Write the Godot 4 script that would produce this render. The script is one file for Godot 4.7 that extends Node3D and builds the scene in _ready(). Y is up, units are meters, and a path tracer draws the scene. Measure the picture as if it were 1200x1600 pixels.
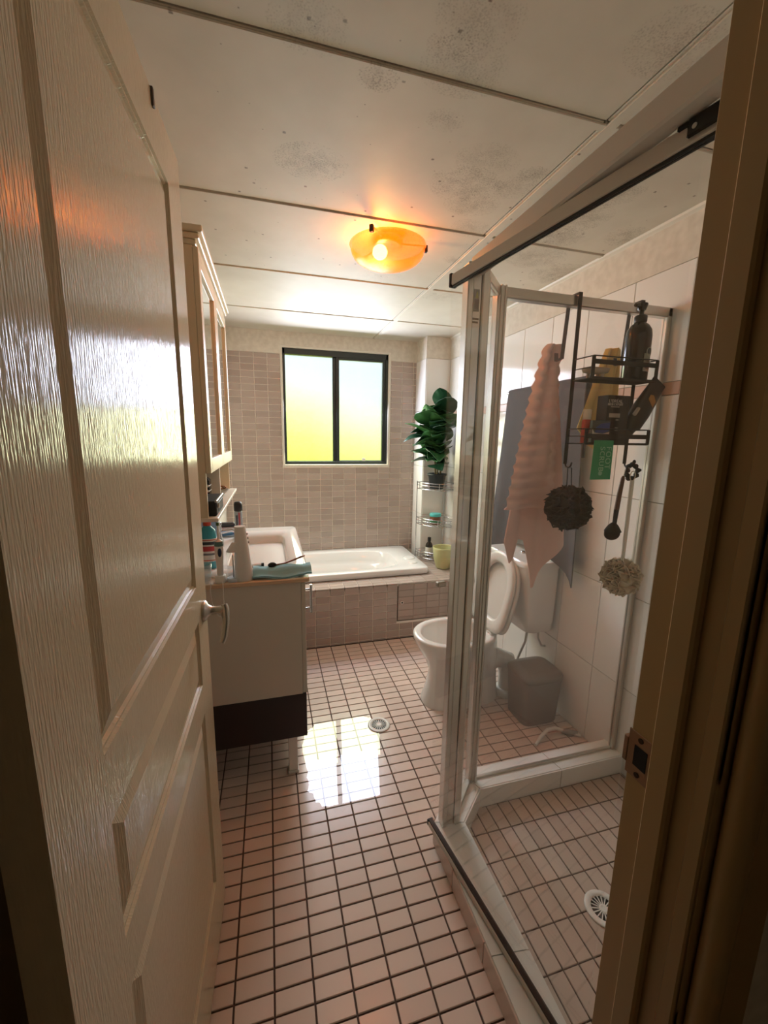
extends Node3D
# A small bathroom seen from its doorway. World: y up, metres. x = 0 and z = 0 lie on joints of the floor tiles.

const XL := -0.31      # left wall
const XR := 1.475      # right wall
const ZB := -2.329     # back wall
const ZF := 0.714      # wall with the doorway, bathroom side
const ZH := 0.83       # the same wall, hall side
const YC := 2.222      # ceiling
const ZBATH := -1.507  # front of the bath surround
const TILE_TOP := 2.056

var M := {}
var names := {}
var meshes := {}
var cam: Camera3D
var rng := RandomNumberGenerator.new()


# ------------------------------------------------------------------ geometry
class B:
	var v := PackedVector3Array()
	var g := PackedInt32Array()
	var xf := Transform3D.IDENTITY

	func t(a: Vector3, b: Vector3, c: Vector3, s := -1) -> void:  # counter-clockwise seen from outside
		v.append(xf * a)
		v.append(xf * b)
		v.append(xf * c)
		g.append(s)

	func q(a: Vector3, b: Vector3, c: Vector3, d: Vector3, s := -1) -> void:
		t(a, b, c, s)
		t(a, c, d, s)

	func qo(a: Vector3, b: Vector3, c: Vector3, d: Vector3, n: Vector3, s := -1) -> void:
		if (b - a).cross(c - a).dot(n) > 0.0:
			q(a, b, c, d, s)
		else:
			q(a, d, c, b, s)

	func box(c: Vector3, size: Vector3, b := 0.0) -> void:
		var h := size / 2.0
		b = minf(b, minf(h.x, minf(h.y, h.z)) * 0.9)
		var p := func(sx: int, sy: int, sz: int, axis: int) -> Vector3:
			return c + Vector3(sx * (h.x - (b if axis != 0 else 0.0)), sy * (h.y - (b if axis != 1 else 0.0)), sz * (h.z - (b if axis != 2 else 0.0)))
		for s in [-1, 1]:
			qo(p.call(s, -1, -1, 0), p.call(s, 1, -1, 0), p.call(s, 1, 1, 0), p.call(s, -1, 1, 0), Vector3(s, 0, 0))
			qo(p.call(-1, s, -1, 1), p.call(1, s, -1, 1), p.call(1, s, 1, 1), p.call(-1, s, 1, 1), Vector3(0, s, 0))
			qo(p.call(-1, -1, s, 2), p.call(1, -1, s, 2), p.call(1, 1, s, 2), p.call(-1, 1, s, 2), Vector3(0, 0, s))
		if b <= 0.0:
			return
		for s in [-1, 1]:
			for r in [-1, 1]:
				qo(p.call(s, r, -1, 0), p.call(s, r, 1, 0), p.call(s, r, 1, 1), p.call(s, r, -1, 1), Vector3(s, r, 0))
				qo(p.call(s, -1, r, 0), p.call(s, 1, r, 0), p.call(s, 1, r, 2), p.call(s, -1, r, 2), Vector3(s, 0, r))
				qo(p.call(-1, s, r, 1), p.call(1, s, r, 1), p.call(1, s, r, 2), p.call(-1, s, r, 2), Vector3(0, s, r))
				for k in [-1, 1]:
					var a: Vector3 = p.call(s, r, k, 0)
					var d: Vector3 = p.call(s, r, k, 1)
					var e: Vector3 = p.call(s, r, k, 2)
					if (d - a).cross(e - a).dot(Vector3(s, r, k)) > 0.0:
						t(a, d, e)
					else:
						t(a, e, d)

	func span(lo: Vector3, hi: Vector3, b := 0.0) -> void:
		box((lo + hi) / 2.0, (hi - lo).abs(), b)

	func ring(cx: float, y: float, cz: float, rx: float, rz: float, e := 2.0, n := 24) -> PackedVector3Array:
		var r := PackedVector3Array()
		for k in n:
			var a := TAU * k / n
			var c := cos(a)
			var s := sin(a)
			r.append(Vector3(cx + rx * signf(c) * pow(absf(c), 2.0 / e), y, cz + rz * signf(s) * pow(absf(s), 2.0 / e)))
		return r

	func loft(rings: Array, s := 0, bottom := true, top := true) -> void:
		var n: int = rings[0].size()
		for i in rings.size() - 1:
			var a: PackedVector3Array = rings[i]
			var b: PackedVector3Array = rings[i + 1]
			for k in n:
				var l := (k + 1) % n
				q(a[k], b[k], b[l], a[l], s)
		for e in 2:
			if (e == 0 and not bottom) or (e == 1 and not top):
				continue
			var r: PackedVector3Array = rings[0] if e == 0 else rings[-1]
			var c := Vector3.ZERO
			for x in r:
				c += x / n
			for k in n:
				if e == 0:
					t(c, r[k], r[(k + 1) % n], 7)
				else:
					t(c, r[(k + 1) % n], r[k], 8)

	func lathe(profile: Array, at := Vector3.ZERO, n := 24, s := 0, bottom := true, top := true) -> void:
		var rings := []
		for p in profile:
			rings.append(ring(at.x, at.y + p[1], at.z, maxf(p[0], 0.00005), maxf(p[0], 0.00005), 2.0, n))
		loft(rings, s, bottom, top)

	func tube(pts: Array, r, n := 8, closed := false, squash := 1.0) -> void:
		var m := pts.size()
		var rings := []
		var up := Vector3.ZERO
		for i in m:
			var a: Vector3 = pts[(i - 1 + m) % m] if closed else pts[maxi(i - 1, 0)]
			var b: Vector3 = pts[(i + 1) % m] if closed else pts[mini(i + 1, m - 1)]
			var d := (b - a).normalized()
			if up == Vector3.ZERO:
				up = (Vector3.UP if absf(d.y) < 0.9 else Vector3.RIGHT)
			up = (up - d * up.dot(d)).normalized()
			var side := d.cross(up)
			var rad: float = r[i] if r is Array else r
			var c := PackedVector3Array()
			for k in n:
				var w := TAU * k / n
				c.append(pts[i] + side * cos(w) * rad + up * sin(w) * rad * squash)
			rings.append(c)
		if closed:
			rings.append(rings[0])
		for i in rings.size() - 1:
			for k in n:
				var l := (k + 1) % n
				q(rings[i][k], rings[i][l], rings[i + 1][l], rings[i + 1][k], 0)
		if not closed:
			for k in range(1, n - 1):
				t(rings[0][0], rings[0][k + 1], rings[0][k], -1)
				t(rings[-1][0], rings[-1][k], rings[-1][k + 1], -1)

	func prism(poly: PackedVector2Array, y0: float, y1: float) -> void:  # poly in (x, z), raised from y0 to y1
		var idx := Geometry2D.triangulate_polygon(poly)
		var p := func(k: int, y: float) -> Vector3: return Vector3(poly[k].x, y, poly[k].y)
		for i in range(0, idx.size(), 3):
			for y in [y0, y1]:
				var a: Vector3 = p.call(idx[i], y)
				var b: Vector3 = p.call(idx[i + 1], y)
				var c: Vector3 = p.call(idx[i + 2], y)
				var want := -1.0 if y == y0 else 1.0
				if (b - a).cross(c - a).y * want > 0.0:
					t(a, b, c)
				else:
					t(a, c, b)
		var turn := 1.0 if Geometry2D.is_polygon_clockwise(poly) else -1.0
		for k in poly.size():
			var l := (k + 1) % poly.size()
			var e := poly[l] - poly[k]
			qo(p.call(k, y0), p.call(l, y0), p.call(l, y1), p.call(k, y1), Vector3(-e.y, 0, e.x) * turn)

	func sheet(rows: Array, th: float) -> void:
		var m := rows.size()
		var n: int = rows[0].size()
		var f := []
		var b := []
		for i in m:
			var fr := PackedVector3Array()
			var br := PackedVector3Array()
			for j in n:
				var du: Vector3 = rows[i][mini(j + 1, n - 1)] - rows[i][maxi(j - 1, 0)]
				var dv: Vector3 = rows[mini(i + 1, m - 1)][j] - rows[maxi(i - 1, 0)][j]
				var nn := du.cross(dv).normalized()
				fr.append(rows[i][j] + nn * th / 2)
				br.append(rows[i][j] - nn * th / 2)
			f.append(fr)
			b.append(br)
		for i in m - 1:
			for j in n - 1:
				q(f[i][j], f[i][j + 1], f[i + 1][j + 1], f[i + 1][j], 0)
				q(b[i][j], b[i + 1][j], b[i + 1][j + 1], b[i][j + 1], 1)
		for j in n - 1:
			q(f[0][j], b[0][j], b[0][j + 1], f[0][j + 1])
			q(f[m - 1][j], f[m - 1][j + 1], b[m - 1][j + 1], b[m - 1][j])
		for i in m - 1:
			q(f[i][0], f[i + 1][0], b[i + 1][0], b[i][0])
			q(f[i][n - 1], b[i][n - 1], b[i + 1][n - 1], f[i + 1][n - 1])

	func ball(c: Vector3, r: Vector3, nu := 16, nv := 10) -> void:
		var rings := []
		for i in nv + 1:
			var a := PI * (float(i) / nv - 0.5)
			rings.append(ring(c.x, c.y + r.y * sin(a), c.z, maxf(r.x * cos(a), 0.0001), maxf(r.z * cos(a), 0.0001), 2.0, nu))
		loft(rings, 0, false, false)

	func mesh() -> ArrayMesh:
		var st := SurfaceTool.new()
		st.begin(Mesh.PRIMITIVE_TRIANGLES)
		for i in g.size():
			st.set_smooth_group(g[i])
			st.add_vertex(v[3 * i])
			st.add_vertex(v[3 * i + 2])
			st.add_vertex(v[3 * i + 1])
		st.generate_normals()
		st.index()
		return st.commit()


# ------------------------------------------------------------------ nodes
func numbered(called: String) -> String:
	var k: int = names.get(called, -1) + 1
	names[called] = k
	return called if k == 0 else "%s_%03d" % [called, k]


func tag(o: Node, label: String, category: String, group := "") -> Node:
	o.set_meta("label", label)
	o.set_meta("category", category)
	if group:
		o.set_meta("group", group)
	return o


func thing(called: String, label: String, category: String, at := Vector3.ZERO, group := "") -> Node3D:
	var o := Node3D.new()
	o.name = numbered(called)
	add_child(o)
	o.position = at
	tag(o, label, category, group)
	return o


func part(called: String, shape, m: Material, parent: Node, label := "") -> MeshInstance3D:
	var o := MeshInstance3D.new()
	o.name = numbered(called) if parent == self else called
	o.mesh = shape.mesh() if shape is B else shape
	o.material_override = m
	o.cast_shadow = GeometryInstance3D.SHADOW_CASTING_SETTING_ON
	parent.add_child(o, true)
	if label:
		o.set_meta("label", label)
	return o


func struct(called: String, shape, m: Material) -> MeshInstance3D:
	var o := part(called, shape, m, self)
	o.set_meta("kind", "structure")
	return o


func struct_root(called: String) -> Node3D:
	var o := Node3D.new()
	o.name = numbered(called)
	add_child(o)
	o.set_meta("kind", "structure")
	return o


func lettering(words: String, height: float, m: Material, parent: Node, xf: Transform3D) -> void:
	var t := TextMesh.new()
	t.text = words
	t.font_size = 32
	t.pixel_size = height / 24.0
	t.depth = 0.0006
	t.curve_step = 2.0
	var o := MeshInstance3D.new()
	o.name = "lettering"
	o.mesh = t
	o.material_override = m
	o.transform = xf
	parent.add_child(o, true)


# ------------------------------------------------------------------ materials
func mat(c: Color, rough := 0.5, metal := 0.0, spec := 0.5) -> StandardMaterial3D:
	var m := StandardMaterial3D.new()
	m.albedo_color = c
	m.roughness = rough
	m.metallic = metal
	m.metallic_specular = spec
	return m


func rgb(r: int, g: int, b: int) -> Color:
	return Color8(r, g, b)


func pane(alpha: float, rough: float, c := Color(0.95, 0.98, 0.97)) -> StandardMaterial3D:
	var m := mat(c, rough)
	m.transparency = BaseMaterial3D.TRANSPARENCY_ALPHA
	m.albedo_color.a = alpha
	return m


func noise_image(w: int, h: int, fx: float, fy: float, sd: int, oct := 3) -> Image:
	var n := FastNoiseLite.new()
	n.seed = sd
	n.noise_type = FastNoiseLite.TYPE_SIMPLEX_SMOOTH
	n.frequency = 1.0
	n.fractal_octaves = oct
	var im := Image.create(w, h, false, Image.FORMAT_L8)
	for y in h:
		for x in w:
			# tiles in both directions: blend towards the wrapped copy near the end
			var u := float(x) / w
			var vv := float(y) / h
			var a := n.get_noise_2d(u * fx, vv * fy)
			var b := n.get_noise_2d((u - 1.0) * fx, vv * fy)
			var c := n.get_noise_2d(u * fx, (vv - 1.0) * fy)
			var d := n.get_noise_2d((u - 1.0) * fx, (vv - 1.0) * fy)
			var s := smoothstep(0.8, 1.0, u)
			var r := smoothstep(0.8, 1.0, vv)
			var val := lerpf(lerpf(a, b, s), lerpf(c, d, s), r)
			im.set_pixel(x, y, Color(0.5 + 0.5 * val, 0, 0))
	return im


func relief(m: StandardMaterial3D, im: Image, strength: float, scale: Vector3) -> void:
	var c: Image = im.duplicate()
	c.convert(Image.FORMAT_RGBA8)
	for y in c.get_height():
		for x in c.get_width():
			var l := im.get_pixel(x, y).r
			c.set_pixel(x, y, Color(l, l, l))
	c.bump_map_to_normal_map(strength)
	m.normal_enabled = true
	m.normal_texture = ImageTexture.create_from_image(c)
	m.uv1_triplanar = true
	m.uv1_scale = scale


func mottle(m: StandardMaterial3D, im: Image, lo: Color, hi: Color, scale: Vector3, world := true) -> void:
	var c := Image.create(im.get_width(), im.get_height(), false, Image.FORMAT_RGB8)
	for y in im.get_height():
		for x in im.get_width():
			c.set_pixel(x, y, lo.lerp(hi, clampf((im.get_pixel(x, y).r - 0.5) * 1.8 + 0.5, 0, 1)))
	m.albedo_texture = ImageTexture.create_from_image(c)
	m.albedo_color = Color.WHITE
	m.uv1_triplanar = true
	m.uv1_world_triplanar = world
	m.uv1_scale = scale


func make_materials() -> void:
	var fine := noise_image(128, 128, 10, 10, 3)
	var grain := noise_image(400, 400, 66, 5.0, 5, 3)
	var weave := noise_image(128, 128, 40, 40, 8, 2)
	M.plaster = mat(Color.WHITE, 0.85)
	mottle(M.plaster, fine, rgb(214, 205, 190), rgb(228, 220, 206), Vector3(2, 2, 2))
	M.hall = mat(rgb(214, 198, 168), 0.85)
	M.hall_floor = mat(rgb(120, 92, 66), 0.6)
	M.wall_grout = mat(rgb(244, 234, 222), 0.9)
	M.floor_grout = mat(rgb(92, 70, 60), 0.9)
	M.white_grout = mat(rgb(176, 168, 156), 0.9)
	M.floor_tile = []
	M.wall_tile = []
	M.white_tile = []
	M.shower_tile = []
	for k in 5:
		var d := (k - 2) * 3
		M.floor_tile.append(mat(rgb(222 + d, 200 + d, 188 + d), 0.22, 0, 0.45))
		M.wall_tile.append(mat(rgb(178 + d, 161 + d, 151 + d), 0.28, 0, 0.5))
		M.white_tile.append(mat(rgb(240 + d / 2, 237 + d / 2, 232 + d / 2), 0.1, 0, 0.5))
		M.shower_tile.append(mat(rgb(198 + d, 178 + d, 164 + d), 0.3, 0, 0.5))
	M.border_tile = mat(rgb(205, 168, 146), 0.3)
	M.door = mat(rgb(212, 195, 166), 0.15, 0.0, 0.2)
	relief(M.door, grain, 0.85, Vector3(4.2, 4.2, 4.2))
	M.cream = mat(rgb(222, 206, 176), 0.35)
	M.jamb = mat(rgb(172, 144, 98), 0.4)
	M.chrome = mat(rgb(205, 205, 208), 0.14, 1.0)
	M.satin = mat(rgb(196, 190, 182), 0.3, 1.0)
	M.alu = mat(rgb(206, 203, 196), 0.32, 1.0)
	M.alu_white = mat(rgb(214, 208, 198), 0.4)
	M.seal = mat(rgb(225, 222, 214), 0.5)
	M.black = mat(rgb(24, 22, 21), 0.45)
	M.black_gloss = mat(rgb(20, 18, 17), 0.2)
	M.black_wire = mat(rgb(26, 22, 20), 0.5)
	M.ceramic = mat(rgb(238, 236, 232), 0.08)
	M.acrylic = mat(rgb(238, 236, 234), 0.12)
	M.white_plastic = mat(rgb(232, 228, 222), 0.3)
	M.white_paint = mat(rgb(226, 220, 206), 0.4)
	M.melamine = mat(rgb(214, 206, 194), 0.45)
	M.plinth = mat(rgb(44, 33, 34), 0.45)
	M.counter = mat(rgb(216, 186, 156), 0.4)
	M.frame_dark = mat(rgb(44, 50, 48), 0.45)
	M.clear = pane(0.012, 0.02)
	M.hazy = pane(0.05, 0.05, Color(0.92, 0.93, 0.95))
	M.water = pane(0.01, 0.015, Color(0.9, 0.95, 1.0))
	M.water.metallic_specular = 0.36
	M.clear.metallic_specular = 0.4
	M.hazy.metallic_specular = 0.4
	M.mirror = mat(rgb(225, 228, 226), 0.02, 1.0)
	M.frost = mat(Color(1, 1, 1, 0.0), 0.34)
	M.frost.refraction_enabled = true
	M.frost.refraction_scale = 0.05
	relief(M.frost, weave, 1.6, Vector3(5, 5, 5))
	M.frost.transparency = BaseMaterial3D.TRANSPARENCY_ALPHA
	M.pink = mat(rgb(238, 196, 180), 0.95)
	relief(M.pink, weave, 3.0, Vector3(9, 9, 9))
	M.yellow = mat(rgb(236, 196, 108), 0.95)
	relief(M.yellow, weave, 3.0, Vector3(9, 9, 9))
	M.grey_cloth = mat(rgb(82, 82, 88), 0.95)
	relief(M.grey_cloth, weave, 2.0, Vector3(9, 9, 9))
	M.loofah_black = mat(rgb(22, 20, 20), 0.7)
	M.loofah_white = mat(rgb(222, 208, 186), 0.8)
	M.bin = mat(rgb(128, 122, 118), 0.4)
	M.leaf = []
	for c in [rgb(48, 96, 58), rgb(66, 116, 66), rgb(38, 80, 56)]:
		var l := mat(c, 0.28)
		l.backlight_enabled = true
		l.backlight = Color(0.12, 0.2, 0.06)
		M.leaf.append(l)
	M.stem = mat(rgb(112, 96, 62), 0.8)
	M.pot_dark = mat(rgb(40, 46, 48), 0.5)
	M.pot_green = mat(rgb(196, 194, 140), 0.3)
	M.hedge = mat(rgb(206, 222, 84), 0.9)
	mottle(M.hedge, fine, rgb(158, 186, 58), rgb(226, 234, 100), Vector3(0.6, 0.6, 0.6))
	M.lawn = mat(rgb(204, 216, 84), 0.95)


# ------------------------------------------------------------------ tiles
func tile_mesh(w: float, h: float, th := 0.004, bevel := 0.0012) -> ArrayMesh:
	var key := "%d_%d_%d" % [roundi(w * 2000), roundi(h * 2000), roundi(th * 1e5)]
	if not meshes.has(key):
		var b := B.new()
		var x := w / 2
		var y := h / 2
		var i := bevel
		var o := [Vector3(-x, -y, th - i), Vector3(x, -y, th - i), Vector3(x, y, th - i), Vector3(-x, y, th - i)]
		var n := [Vector3(-x + i, -y + i, th), Vector3(x - i, -y + i, th), Vector3(x - i, y - i, th), Vector3(-x + i, y - i, th)]
		var z := [Vector3(-x, -y, 0), Vector3(x, -y, 0), Vector3(x, y, 0), Vector3(-x, y, 0)]
		b.q(n[0], n[1], n[2], n[3])
		for k in 4:
			var l := (k + 1) % 4
			b.q(o[k], o[l], n[l], n[k])
			b.q(z[k], z[l], o[l], o[k])
		meshes[key] = b.mesh()
	return meshes[key]


func view(p: Vector3) -> Vector3:  # x, y in -1..1 inside the frame, z the distance ahead
	var d := cam.transform.affine_inverse() * p
	return Vector3(d.x / -d.z / 0.935, d.y / -d.z / 1.2467, -d.z)


# spots: [Transform3D (tile lies in its xy plane, faces its z), width, height, seen]
func lay(spots: Array, mats: Array, parent: Node, called := "tile", most := 300, th := 0.004) -> void:
	var scored := []
	for s in spots:
		var xf: Transform3D = s[0]
		var p := view(xf.origin)
		var to := cam.position - xf.origin
		var sc: float = 0.0
		if s[3] and p.z > 0.05 and absf(p.x) < 1.05 and absf(p.y) < 1.05:
			sc = s[1] * s[2] * maxf(xf.basis.z.dot(to.normalized()), 0.01) / to.length_squared()
		scored.append([sc, s])
	scored.sort_custom(func(a, b): return a[0] > b[0])
	var rest := SurfaceTool.new()
	rest.begin(Mesh.PRIMITIVE_TRIANGLES)
	var some := false
	for k in scored.size():
		var s: Array = scored[k][1]
		var me := tile_mesh(s[1], s[2], th)
		var xf: Transform3D = s[0]
		if k < most and scored[k][0] > 0.0:
			var o := part(called, me, mats[rng.randi() % mats.size()], parent)
			o.transform = xf
		else:
			rest.append_from(me, 0, xf)
			some = true
	if some:
		var f := part(called + "_field", rest.commit(), mats[mats.size() / 2], parent)
		f.set_meta("kind", "stuff")


func facing(at: Vector3, n: Vector3, jitter := 0.0) -> Transform3D:
	var up := Vector3.UP if absf(n.y) < 0.9 else Vector3(0, 0, -1)
	var right := up.cross(n).normalized()
	var b := Basis(right, n.cross(right), n)
	if jitter > 0.0:
		b = b * Basis(Vector3.RIGHT, rng.randf_range(-jitter, jitter)) * Basis(Vector3.UP, rng.randf_range(-jitter, jitter))
	return Transform3D(b, at)


# ------------------------------------------------------------------ scene
func _ready() -> void:
	rng.seed = 11
	cam = Camera3D.new()
	cam.name = "camera"
	cam.fov = 102.52
	cam.near = 0.02
	cam.transform = Transform3D(Basis.from_euler(Vector3(-0.1793, -0.2731, 0.016)), Vector3(0.0316, 1.4281, 1.1227))
	add_child(cam)
	cam.current = true
	var sky := ProceduralSkyMaterial.new()
	sky.sky_top_color = Color(0.74, 0.88, 1.0)
	sky.sky_horizon_color = Color(0.96, 0.99, 1.0)
	sky.sky_energy_multiplier = 1.18
	sky.ground_bottom_color = Color(0.5, 0.55, 0.3)
	sky.ground_horizon_color = Color(0.8, 0.85, 0.7)
	var env := Environment.new()
	env.background_mode = Environment.BG_SKY
	env.sky = Sky.new()
	env.sky.sky_material = sky
	env.tonemap_mode = Environment.TONE_MAPPER_LINEAR
	env.tonemap_exposure = 1.0
	env.sdfgi_enabled = true
	env.ssao_enabled = true
	env.ssil_enabled = true
	var we := WorldEnvironment.new()
	we.name = "surroundings"
	we.environment = env
	add_child(we)
	var sun := DirectionalLight3D.new()
	sun.name = "sun"
	sun.light_color = Color(1.0, 0.96, 0.86)
	sun.light_energy = 2.1
	sun.light_angular_distance = 0.5
	sun.shadow_enabled = true
	sun.rotation = Vector3(deg_to_rad(-48), deg_to_rad(20), 0)
	add_child(sun)
	# daylight that the frosted panes scatter into the room: a light of each pane's size and colour just inside it
	for w in [[0.367, 1.83, 0.39, 0.44, Color(0.90, 0.92, 1.0), 1.0], [0.792, 1.83, 0.37, 0.44, Color(0.88, 0.91, 1.0), 0.96], [0.367, 1.41, 0.39, 0.38, Color(0.97, 0.98, 0.80), 0.58], [0.792, 1.41, 0.37, 0.38, Color(0.96, 0.98, 0.82), 0.56]]:
		var a := AreaLight3D.new()
		a.name = "window_daylight"
		a.position = Vector3(w[0], w[1], ZB + 0.035)
		a.rotation = Vector3(deg_to_rad(-16), PI, 0)  # most of it comes down from the sky
		a.area_size = Vector2(w[2], w[3])
		a.light_color = w[4]
		a.light_energy = w[5]
		a.area_range = 12.0
		a.area_attenuation = 2.0
		a.shadow_enabled = true
		add_child(a, true)
	make_materials()
	build_shell()
	build_window()
	build_outside()
	build_hall()
	build_door()
	build_bath()
	build_vanity()
	build_cabinet()
	build_shower()
	build_toilet()
	build_corner_rack()
	build_plant()
	build_light()
	build_towels()
	build_caddy()
	build_counter_things()
	build_floor_things()


func build_shell() -> void:
	# floor
	var b := B.new()
	b.span(Vector3(XL - 0.12, -0.12, ZB - 0.12), Vector3(XR + 0.12, -0.0045, ZF))
	var fl := struct("floor", b, M.floor_grout)
	var spots := []
	for i in range(-4, 16):
		for j in range(-32, 16):
			var x0 := maxf(0.1 * i, XL)
			var x1 := minf(0.1 * i + 0.1, XR)
			var z0 := maxf(0.0501 * j, ZBATH)
			var z1 := minf(0.0501 * j + 0.0501, ZF)
			if x1 - x0 < 0.012 or z1 - z0 < 0.012:
				continue
			if x0 > 0.56 and z0 > -0.13 or x0 > 0.74 and z0 > -0.2 or z1 <= ZBATH:
				continue
			var c := Vector3((x0 + x1) / 2, -0.004, (z0 + z1) / 2)
			var seen := c.x > -0.17 and not (c.x < 0.12 and c.z < -0.6) and not (c.x > 0.9 and c.z < -0.5)
			spots.append([facing(c, Vector3.UP, 0.003), x1 - x0 - 0.005, z1 - z0 - 0.005, seen])
	lay(spots, M.floor_tile, fl)
	# shower floor, laid the other way round
	spots = []
	for i in range(-5, 14):
		for j in range(-2, 8):
			var x0 := maxf(0.863 + 0.05 * i, 0.62)
			var x1 := minf(0.913 + 0.05 * i, XR)
			var z0 := maxf(-0.003 + 0.1025 * j, -0.14)
			var z1 := minf(0.0995 + 0.1025 * j, ZF)
			if x1 - x0 < 0.012 or z1 - z0 < 0.012 or x1 + z1 < 0.62:
				continue
			spots.append([facing(Vector3((x0 + x1) / 2, -0.004, (z0 + z1) / 2), Vector3.UP, 0.002), x1 - x0 - 0.004, z1 - z0 - 0.004, true])
	lay(spots, M.shower_tile, fl, "shower_tile")
	# back wall with the window opening
	b = B.new()
	b.span(Vector3(XL - 0.12, -0.1, ZB - 0.14), Vector3(0.145, YC + 0.1, ZB - 0.003))
	b.span(Vector3(1.03, -0.1, ZB - 0.14), Vector3(XR + 0.12, YC + 0.1, ZB - 0.003))
	b.span(Vector3(0.145, -0.1, ZB - 0.14), Vector3(1.03, 1.19, ZB - 0.003))
	b.span(Vector3(0.145, 2.115, ZB - 0.14), Vector3(1.03, YC + 0.1, ZB - 0.003))
	var bw := struct("wall_back", b, M.wall_grout)
	b = B.new()
	b.span(Vector3(XL, TILE_TOP, ZB - 0.003), Vector3(0.138, YC, ZB + 0.003))
	b.span(Vector3(1.037, TILE_TOP, ZB - 0.003), Vector3(XR, YC, ZB + 0.003))
	b.span(Vector3(0.138, 2.122, ZB - 0.003), Vector3(1.037, YC, ZB + 0.003))
	part("plaster_band", b, M.plaster, bw)
	spots = []
	for i in range(-2, 15):
		for j in range(-17, 17):
			var x0 := maxf(-0.1595 + 0.1 * i, XL)
			var x1 := minf(-0.0595 + 0.1 * i, 1.266)
			var y0 := 1.2723 + 0.0498 * j
			var y1 := minf(y0 + 0.0498, TILE_TOP)
			if x1 - x0 < 0.012 or y1 - y0 < 0.012 or y1 < 0.42:
				continue
			if x1 > 0.138 and x0 < 1.037 and y1 > 1.183 and y0 < 2.122:
				if y0 < 1.183 - 0.012:
					y1 = 1.183
				elif x0 < 0.138 - 0.012:
					x1 = 0.138
				elif x1 > 1.037 + 0.012:
					x0 = 1.037
				else:
					continue
			spots.append([facing(Vector3((x0 + x1) / 2, (y0 + y1) / 2, ZB - 0.003), Vector3(0, 0, 1), 0.003), x1 - x0 - 0.005, y1 - y0 - 0.0046, x1 > -0.27])
	lay(spots, M.wall_tile, bw)
	# right wall: large white tiles with one narrow border course
	b = B.new()
	b.span(Vector3(XR + 0.003, -0.1, ZB - 0.14), Vector3(XR + 0.13, YC + 0.1, ZH))
	var rw := struct("wall_right", b, M.white_grout)
	b = B.new()
	b.span(Vector3(XR - 0.002, TILE_TOP, ZB), Vector3(XR + 0.003, YC, ZF))
	part("plaster_band", b, M.plaster, rw)
	spots = []
	var rows := [[-0.02, 0.38], [0.38, 0.79], [0.79, 1.195], [1.195, 1.6], [1.648, TILE_TOP]]
	var border := []
	for k in range(-4, 9):
		var z1 := minf(-0.08 - 0.25 * k, ZF)
		var z0 := maxf(-0.33 - 0.25 * k, -2.1)
		if z1 - z0 < 0.02:
			continue
		for r in rows:
			spots.append([facing(Vector3(XR + 0.003, (r[0] + r[1]) / 2, (z0 + z1) / 2), Vector3(-1, 0, 0), 0.001), z1 - z0 - 0.003, r[1] - r[0] - 0.003, true])
		border.append([facing(Vector3(XR + 0.003, 1.624, (z0 + z1) / 2), Vector3(-1, 0, 0)), z1 - z0 - 0.003, 0.045, true])
	lay(spots, M.white_tile, rw)
	lay(border, [M.border_tile], rw, "border_tile")
	# boxed-out column in the back right corner
	b = B.new()
	b.span(Vector3(1.268, 0.0, ZB), Vector3(XR + 0.01, YC, -2.103))
	var col := struct("wall_column", b, M.white_grout)
	spots = []
	for r in rows:
		if r[1] > 0.4:
			spots.append([facing(Vector3(1.3715, (r[0] + r[1]) / 2, -2.103), Vector3(0, 0, 1)), 0.203, r[1] - r[0] - 0.003, true])
			spots.append([facing(Vector3(1.268, (r[0] + r[1]) / 2, -2.216), Vector3(-1, 0, 0)), 0.222, r[1] - r[0] - 0.003, true])
	spots.append([facing(Vector3(1.3715, 1.624, -2.103), Vector3(0, 0, 1)), 0.203, 0.045, true])
	spots.append([facing(Vector3(1.268, 1.624, -2.216), Vector3(-1, 0, 0)), 0.222, 0.045, true])
	lay(spots, M.white_tile, col)
	b = B.new()
	b.span(Vector3(1.264, TILE_TOP, ZB), Vector3(XR, YC, -2.098))
	part("plaster_band", b, M.plaster, col)
	# left wall
	b = B.new()
	b.span(Vector3(XL - 0.13, -0.1, ZB - 0.14), Vector3(XL, YC + 0.1, ZH))
	struct("wall_left", b, M.plaster)
	# wall with the doorway
	b = B.new()
	b.span(Vector3(XL - 0.13, -0.1, ZF), Vector3(-0.235, 2.5, ZH))
	b.span(Vector3(0.55, -0.1, ZF), Vector3(XR + 0.13, 2.5, ZH))
	b.span(Vector3(-0.235, 2.09, ZF), Vector3(0.55, 2.5, ZH))
	struct("wall_front", b, M.plaster)
	# ceiling of sheet panels with open joints and a batten
	b = B.new()
	b.span(Vector3(XL - 0.13, YC + 0.014, ZB - 0.14), Vector3(XR + 0.13, YC + 0.14, ZH))
	var ce := struct("ceiling", b, mat(rgb(96, 84, 72), 0.9))
	var cm := ceiling_material()
	var zs := [ZF, 0.115, -0.505, -1.125, -1.77, ZB]
	for k in 5:
		for h in 2:
			b = B.new()
			b.span(Vector3(XL if h == 0 else 0.882, YC, zs[k + 1] + (0.0025 if k < 4 else 0.0)), Vector3(0.878 if h == 0 else XR, YC + 0.012, zs[k] - 0.0025), 0.002)
			part("ceiling_panel", b, cm, ce)
	for k in range(1, 5):
		b = B.new()
		b.span(Vector3(XL, YC - 0.004, zs[k] - 0.028), Vector3(XR, YC + 0.001, zs[k] - 0.004), 0.002)
		part("joint_strip", b, cm, ce)
	b = B.new()
	b.span(Vector3(0.888, YC - 0.005, ZB), Vector3(0.918, YC + 0.001, ZF), 0.002)
	part("joint_strip", b, cm, ce)
	b = B.new()
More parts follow.
